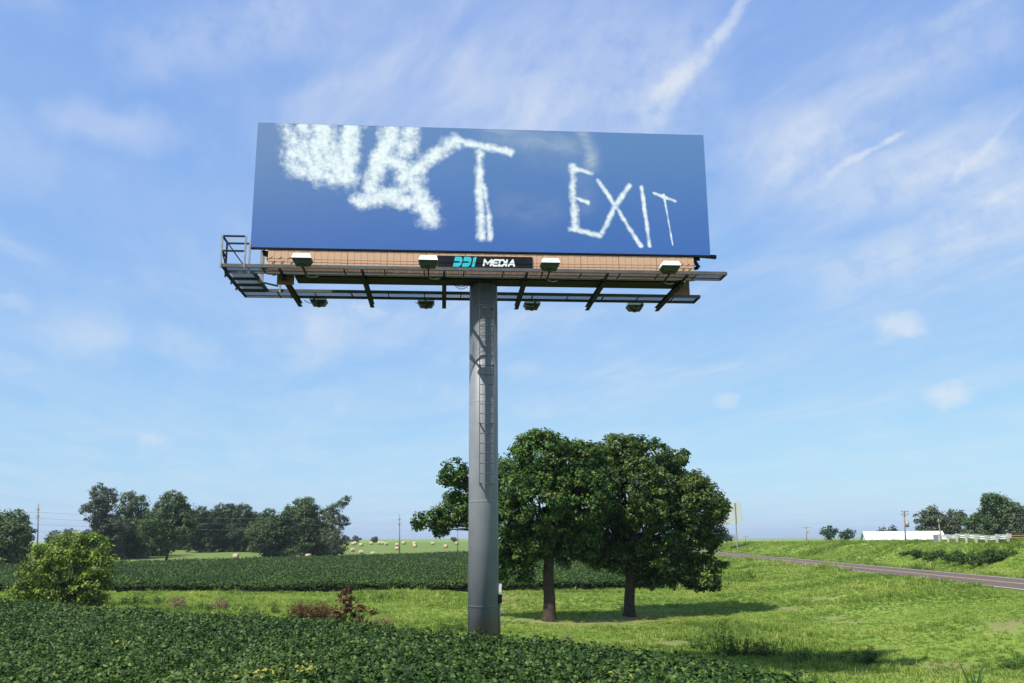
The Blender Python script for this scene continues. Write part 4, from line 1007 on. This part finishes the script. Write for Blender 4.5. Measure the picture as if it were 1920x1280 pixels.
def grass_tuft(k, n=30, h=.155, rad=.18, lean=.75, dry=.04, w=.011):
    r_ = np.random.default_rng(200 + k); V, F, tin, odd = [], [], [], []
    for i in range(n):
        a = r_.uniform(0, 6.28); q = rad * math.sqrt(r_.random()); x, y = q * math.cos(a), q * math.sin(a); hh = h * r_.uniform(.45, 1.15); d = r_.uniform(0, 6.28); ln = lean * hh * r_.uniform(.3, 1.2)
        ux, uy = math.cos(d), math.sin(d); px_, py_ = -uy * w * r_.uniform(.7, 1.4), ux * w * r_.uniform(.7, 1.4); b = len(V)
        V += [(x - px_, y - py_, -.03), (x + px_, y + py_, -.03), (x + ux * ln * .4 - px_ * .8, y + uy * ln * .4 - py_ * .8, hh * .6), (x + ux * ln * .4 + px_ * .8, y + uy * ln * .4 + py_ * .8, hh * .6), (x + ux * ln, y + uy * ln, hh * (1 - .2 * lean))]
        F += [(b, b + 1, b + 3), (b, b + 3, b + 2), (b + 2, b + 3, b + 4)]; t = np.clip(r_.normal(.5, .2), 0, 1); o = 1.0 if r_.random() < dry else 0.0
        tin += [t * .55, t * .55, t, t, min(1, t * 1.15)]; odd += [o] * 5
    return np_mesh('grass_tuft', V, F, dict(tint=np.array(tin), odd=np.array(odd)))

beans = [source('bean_patch', bean_patch(k), M['bean']) for k in range(8)]
def rand_in(x0, x1, y0, y1, dens):
    n = int((x1 - x0) * (y1 - y0) * dens); return rng.uniform(x0, x1, n), rng.uniform(y0, y1, n)
x, y = rand_in(-72, 6, 6, 78, 17)
k = inside(NEAR, x, y) & (x > -.74 * y - 5) & (rng.random(len(x)) < np.clip(1.15 - y / 55, .42, 1)) & (np.hypot(x - PB[0], y - PB[1]) > .72)
x, y = x[k], y[k]; scl = rng.uniform(.80, 1.16, len(x)) * (.90 + .22 * fbm(x * .35, y * .35, 77)) * np.clip(.92 + (y - 10) / 110, .95, 1.25)
ed = pdist(NEAR, x, y); scl *= .72 + .28 * sstep(0, .8, ed)
yl = np.zeros(len(x), bool)
for px, py, rr in ((515, 1250, .75), (600, 1262, .5), (1135, 1276, .35), (232, 1172, .5), (300, 1232, .25), (640, 1235, .3), (480, 1272, .5)):
    q = at(px, py, 15.0 + (1280 - py) * .09); yl |= (np.hypot(x - q[0], (y - q[1]) * .6) < rr) & (rng.random(len(x)) < .35)
print('near beans', len(x))
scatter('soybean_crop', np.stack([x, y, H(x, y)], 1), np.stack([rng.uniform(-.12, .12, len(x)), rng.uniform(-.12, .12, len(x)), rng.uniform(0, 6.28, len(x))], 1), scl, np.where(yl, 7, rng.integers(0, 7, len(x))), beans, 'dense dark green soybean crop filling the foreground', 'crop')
x, y = rand_in(-130, 26, 76, 240, 3.0)
k = inside(FARF, x, y) & (x > -.70 * y - 8) & (rng.random(len(x)) < np.clip(1.25 - (y - 76) / 130, .35, 1)); x, y = x[k], y[k]
xs2, ys2 = [], []
for (xa, ya), (xb, yb) in zip(FARF[:5], FARF[1:6]):          # the closed green face of the far field
    n = int(math.hypot(xb - xa, yb - ya) * 9); t = rng.random(n); xs2.append(xa + (xb - xa) * t + rng.normal(size=n) * .25); ys2.append(ya + (yb - ya) * t + .3 + rng.random(n) * 1.2)
x = np.concatenate([x] + xs2); y = np.concatenate([y] + ys2)
print('far beans', len(x))
beans2 = [source('bean_patch', bean_patch(20 + k), M['bean']) for k in range(4)]
scl = rng.uniform(1.25, 1.65, len(x)) * np.clip(1 + (y - 80) / 250, 1, 1.3)
scatter('far_soybean_crop', np.stack([x, y, H(x, y) - .06 * scl], 1), np.stack([np.zeros(len(x)), np.zeros(len(x)), rng.uniform(0, 6.28, len(x))], 1), scl, rng.integers(0, 4, len(x)), beans2, 'second dark green soybean field beyond the grass strip', 'crop')

# lawn and rough grass
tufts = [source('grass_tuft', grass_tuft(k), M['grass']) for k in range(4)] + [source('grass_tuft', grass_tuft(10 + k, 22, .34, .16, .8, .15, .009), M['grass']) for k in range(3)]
gxs, gys, gsc, gpi = [], [], [], []
def grass_zone(x0, x1, y0, y1, dens, sc, tall=.04):
    x, y = rand_in(x0, x1, y0, y1, dens)
    t = x - road_x(y); k = ~inside(NEAR, x, y) & ~inside(FARF, x, y) & (np.abs(t) > 3.85) & (np.abs(x) < .72 * y + 6)
    br = bare_fn(x, y)
    k &= rng.random(len(x)) > br * 1.25 * sstep(.30, .52, fbm(x * .5, y * .5, 71))
    x, y, t = x[k], y[k], t[k]; rough = fbm(x * .25, y * .25, 40) + .25 * sstep(6, 12, t) + .12 * sstep(2.5, .5, pdist(NEAR, x, y))
    rnd = rng.random(len(x)); tl = (rough > .60) & (rnd < .5) | (rnd < tall)
    gxs.append(x); gys.append(y); gsc.append(sc * (.62 + .5 * sstep(.40, .66, fbm(x * .11, y * .11, 44))) * (1 - .35 * np.exp(-((x - 5) / 11) ** 2 - ((y - 56) / 12) ** 2)) * rng.uniform(.7, 1.3, len(x)) * (.7 + .6 * np.clip(rough, 0, 1))); gpi.append(np.where(tl, rng.integers(4, 7, len(x)), rng.integers(0, 4, len(x))))
grass_zone(2, 34, 16, 62, 20, .90)
grass_zone(-48, 2, 28, 62, 12, 1.15)
grass_zone(-60, 34, 62, 90, 8, 1.5)
grass_zone(16, 44, 84, 200, 3.2, 1.9)
grass_zone(36, 62, 55, 130, 11, 1.15, .10)
grass_zone(38, 72, 130, 250, 4, 1.5, .10)
x, y, sc, pi_ = (np.concatenate(v) for v in (gxs, gys, gsc, gpi)); print('grass', len(x))
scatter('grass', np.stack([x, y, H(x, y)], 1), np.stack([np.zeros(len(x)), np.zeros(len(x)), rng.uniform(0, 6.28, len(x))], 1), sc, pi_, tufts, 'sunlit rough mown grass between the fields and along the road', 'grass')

# ------------------------------------------------------------------ weeds
def weed(name, label, cat, x, y, h, rad, n, material, leaf, leaves, group=None, droop=.3):
    z = Hs(x, y); t = empty(name, (x, y, z)); tag(t, label, cat, group); mb = MB(); pos, nrm, tin = [], [], []
    for i in range(n):
        a = rng.uniform(0, 6.28); q = rad * math.sqrt(rng.random()); b = np.array([q * math.cos(a) * .6, q * math.sin(a) * .6, -.05]); e = np.array([q * math.cos(a) * 1.1, q * math.sin(a) * 1.1, h * rng.uniform(.55, 1.05) * (1 - .35 * q / rad)])
        p = limb_path(b, e, 5, .05); mb.tube(p, list(np.linspace(.012, .004, 5)), 4)
        for j in range(leaves):
            f = rng.uniform(.15, 1.0); c = b + (e - b) * f + rng.normal(size=3) * np.array([1, 1, .4]) * leaf * .9; pos.append(c); nrm.append(np.array([0, 0, 1]) + rng.normal(size=3) * .7); tin.append(np.clip(.25 + .4 * f + rng.normal() * .15, 0, 1))
    mb.build('stem', M['dry'] if material == 'dry' else M['weed'], t)
    link('foliage', leaf_mesh('foliage', np.array(pos), np.array(nrm), leaf * rng.uniform(.6, 1.3, len(pos)), np.array(tin), np.zeros(len(pos)), aspect=.5), M[material], t)
    return t
def wpx(px, py): p = ground_hit(px, py, 14, 200); return p[0], p[1]
WEEDS = [
 ('tall thin leafy weed standing above the near field corner', 1352, 1226, 1.9, .62, 12, 'weed', .085, 60),
 ('broad dark weed clump right of the tall thin weed', 1390, 1228, .95, .75, 26, 'weed', .08, 40),
 ('dark weed clump in the shade of the billboard, second from the tall weed', 1440, 1232, .95, .75, 26, 'weed', .08, 40),
 ('low weed clump in the middle of the weedy strip', 1510, 1240, .55, .7, 20, 'weed', .08, 34),
 ('grassy weed clump right of the middle of the weedy strip', 1565, 1243, .50, .6, 18, 'weed', .08, 34),
 ('tall weed clump at the right end of the weedy strip', 1620, 1243, .80, .65, 22, 'weed', .08, 38),
 ('low leafy weed left of the tall thin weed', 1312, 1218, .7, .45, 14, 'weed', .075, 34),
 ('green weed clump at the left of the column foot', 838, 1186, .6, .6, 22, 'weed', .08, 34),
 ('pale weed against the left side of the column', 866, 1184, .55, .3, 10, 'weed', .09, 28),
 ('upright dark weed rising left of the dead shrub', 514, 1150, 1.0, .3, 8, 'weed', .08, 40),
 ('leafy weed nearest the right foot of the large bush', 250, 1140, 1.3, .8, 20, 'weed', .10, 36),
 ('weedy clump between the large bush and the dry stalks', 290, 1138, .9, .8, 20, 'weed', .10, 36),
 ('low green weed before the grass strip left of the upright weed', 460, 1150, .7, .9, 20, 'weed', .09, 34),
 ('green weed among the dry stalks left of centre strip', 385, 1146, .9, .5, 14, 'weed', .09, 34),
 ('tan dry stalks standing left of the grass strip', 330, 1142, 1.1, .7, 40, 'dry', .11, 22),
 ('second tan dry stalk clump right of the green weed', 415, 1146, 1.1, .55, 34, 'dry', .11, 22),
 ('brown dried weeds left beside the dead shrub', 560, 1158, 1.1, .9, 60, 'dead', .11, 30),
 ('brown dried weeds touching the dead shrub', 600, 1160, 1.15, .9, 60, 'dead', .11, 30),
 ('straw-coloured grass right of the dead shrub', 722, 1172, .6, .8, 40, 'dry', .09, 18),
 ('small tuft of straw right of the column', 1062, 1206, .55, .4, 16, 'dry', .06, 10),
 ('bushy tall weed at the right picture edge in the lawn', 1905, 1252, .5, .6, 16, 'weed', .08, 30),
]
for lab, px, py, h, rad, n, mt, lf, lv in WEEDS:
    x, y = wpx(px, py); weed('weed', lab, 'weed', x, y, h, rad, n, mt, lf, lv, 'weeds')
# bushes on the embankment
for i, (px, py, h, rad) in enumerate(((1722, 1044, .9, 1.0), (1752, 1048, 1.2, 1.3), (1782, 1053, 1.7, 1.4), (1810, 1057, 1.3, 1.4), (1838, 1060, 1.4, 1.3), (1868, 1050, 1.2, 1.4), (1700, 1040, .6, .8), (1883, 1047, .8, 1.0))):
    x, y = wpx(px, py); z = Hs(x, y); t = empty('bush', (x, y, z)); tag(t, 'dark green bush on the grassy embankment, ' + NTH[[1, 2, 3, 4, 5, 6, 0, 7][i]], 'bush', 'embankment bushes')
    lb = [(rng.uniform(-.75, .75) * rad, rng.uniform(-.5, .5) * rad, h * rng.uniform(.12, .55), rad * rng.uniform(.28, .48)) for _ in range(8)]
    mb = MB()
    for l in lb: mb.tube(limb_path((0, 0, -.2), l[:3], 4, .05), [.04, .03, .02, .01], 5)
    mb.build('stem', M['bark'], t); crown_from_lobes('crown', lb, .30, 3.0, 22, .17, M['weed'], t)
# corn-like plant poking up at the bottom right
def corn():
    p = at(1828, 1284, 10.5); x, y = p[0], p[1]; z = Hs(x, y); t = empty('corn_plant', (x, y, z)); tag(t, 'few arching corn-like leaves at the bottom right corner', 'plant')
    top = at(1828, 1262, 10.5)[2] - z
    MB().tube([(0, 0, -.1), (.01, 0, top * .6), (0, 0, top)], [.018, .014, .008], 6).build('stalk', M['corn'], t)
    s = 10.5 / FPX
    for tipx, tipy, w, bend in ((1800, 1240, .035, .1), (1818, 1256, .03, .05), (1865, 1243, .04, .9), (1845, 1268, .03, .4), (1790, 1290, .035, .6)):
        q = at(tipx, tipy, 10.5); tip = np.array([q[0] - x, rng.uniform(-.1, .1), q[2] - z]); b = np.array([0, 0, top * .72]); n = 7; V, F, tn = [], [], []
        for i in range(n):
            u = i / (n - 1); c = b + (tip - b) * u; c[2] += bend * .12 * math.sin(math.pi * u); c[0] *= (1 - .35 * bend * (1 - u)); ww = w * math.sin(math.pi * (.15 + .85 * u) ** .8) * (1 if u < 1 else 0) + .002
            V += [(c[0] - ww * .5, c[1], c[2] + ww * .25), (c[0], c[1] + .004, c[2]), (c[0] + ww * .5, c[1], c[2] + ww * .25)]; tn += [.3 + .4 * u] * 3
            if i: a = (i - 1) * 3; F += [(a, a + 1, a + 4, a + 3), (a + 1, a + 2, a + 5, a + 4)]
        link('leaf', np_mesh('leaf', V, F, dict(tint=np.array(tn), odd=np.zeros(len(V)))), M['corn'], t)
corn()

# ------------------------------------------------------------------ the air
m = bpy.data.materials.new('haze_air'); m.use_nodes = True; m.node_tree.nodes.clear(); g = NG(m.node_tree)
pv = g.n('ShaderNodeVolumePrincipled'); pv.inputs['Color'].default_value = (.82, .91, 1.0, 1); pv.inputs['Density'].default_value = .00014; pv.inputs['Anisotropy'].default_value = .2
o_ = g.n('ShaderNodeOutputMaterial'); m.node_tree.links.new(pv.outputs[0], o_.inputs['Volume'])
tag(MB().box(-4100, 4100, -90, 6100, -20, 24).build('haze', m), kind='stuff')
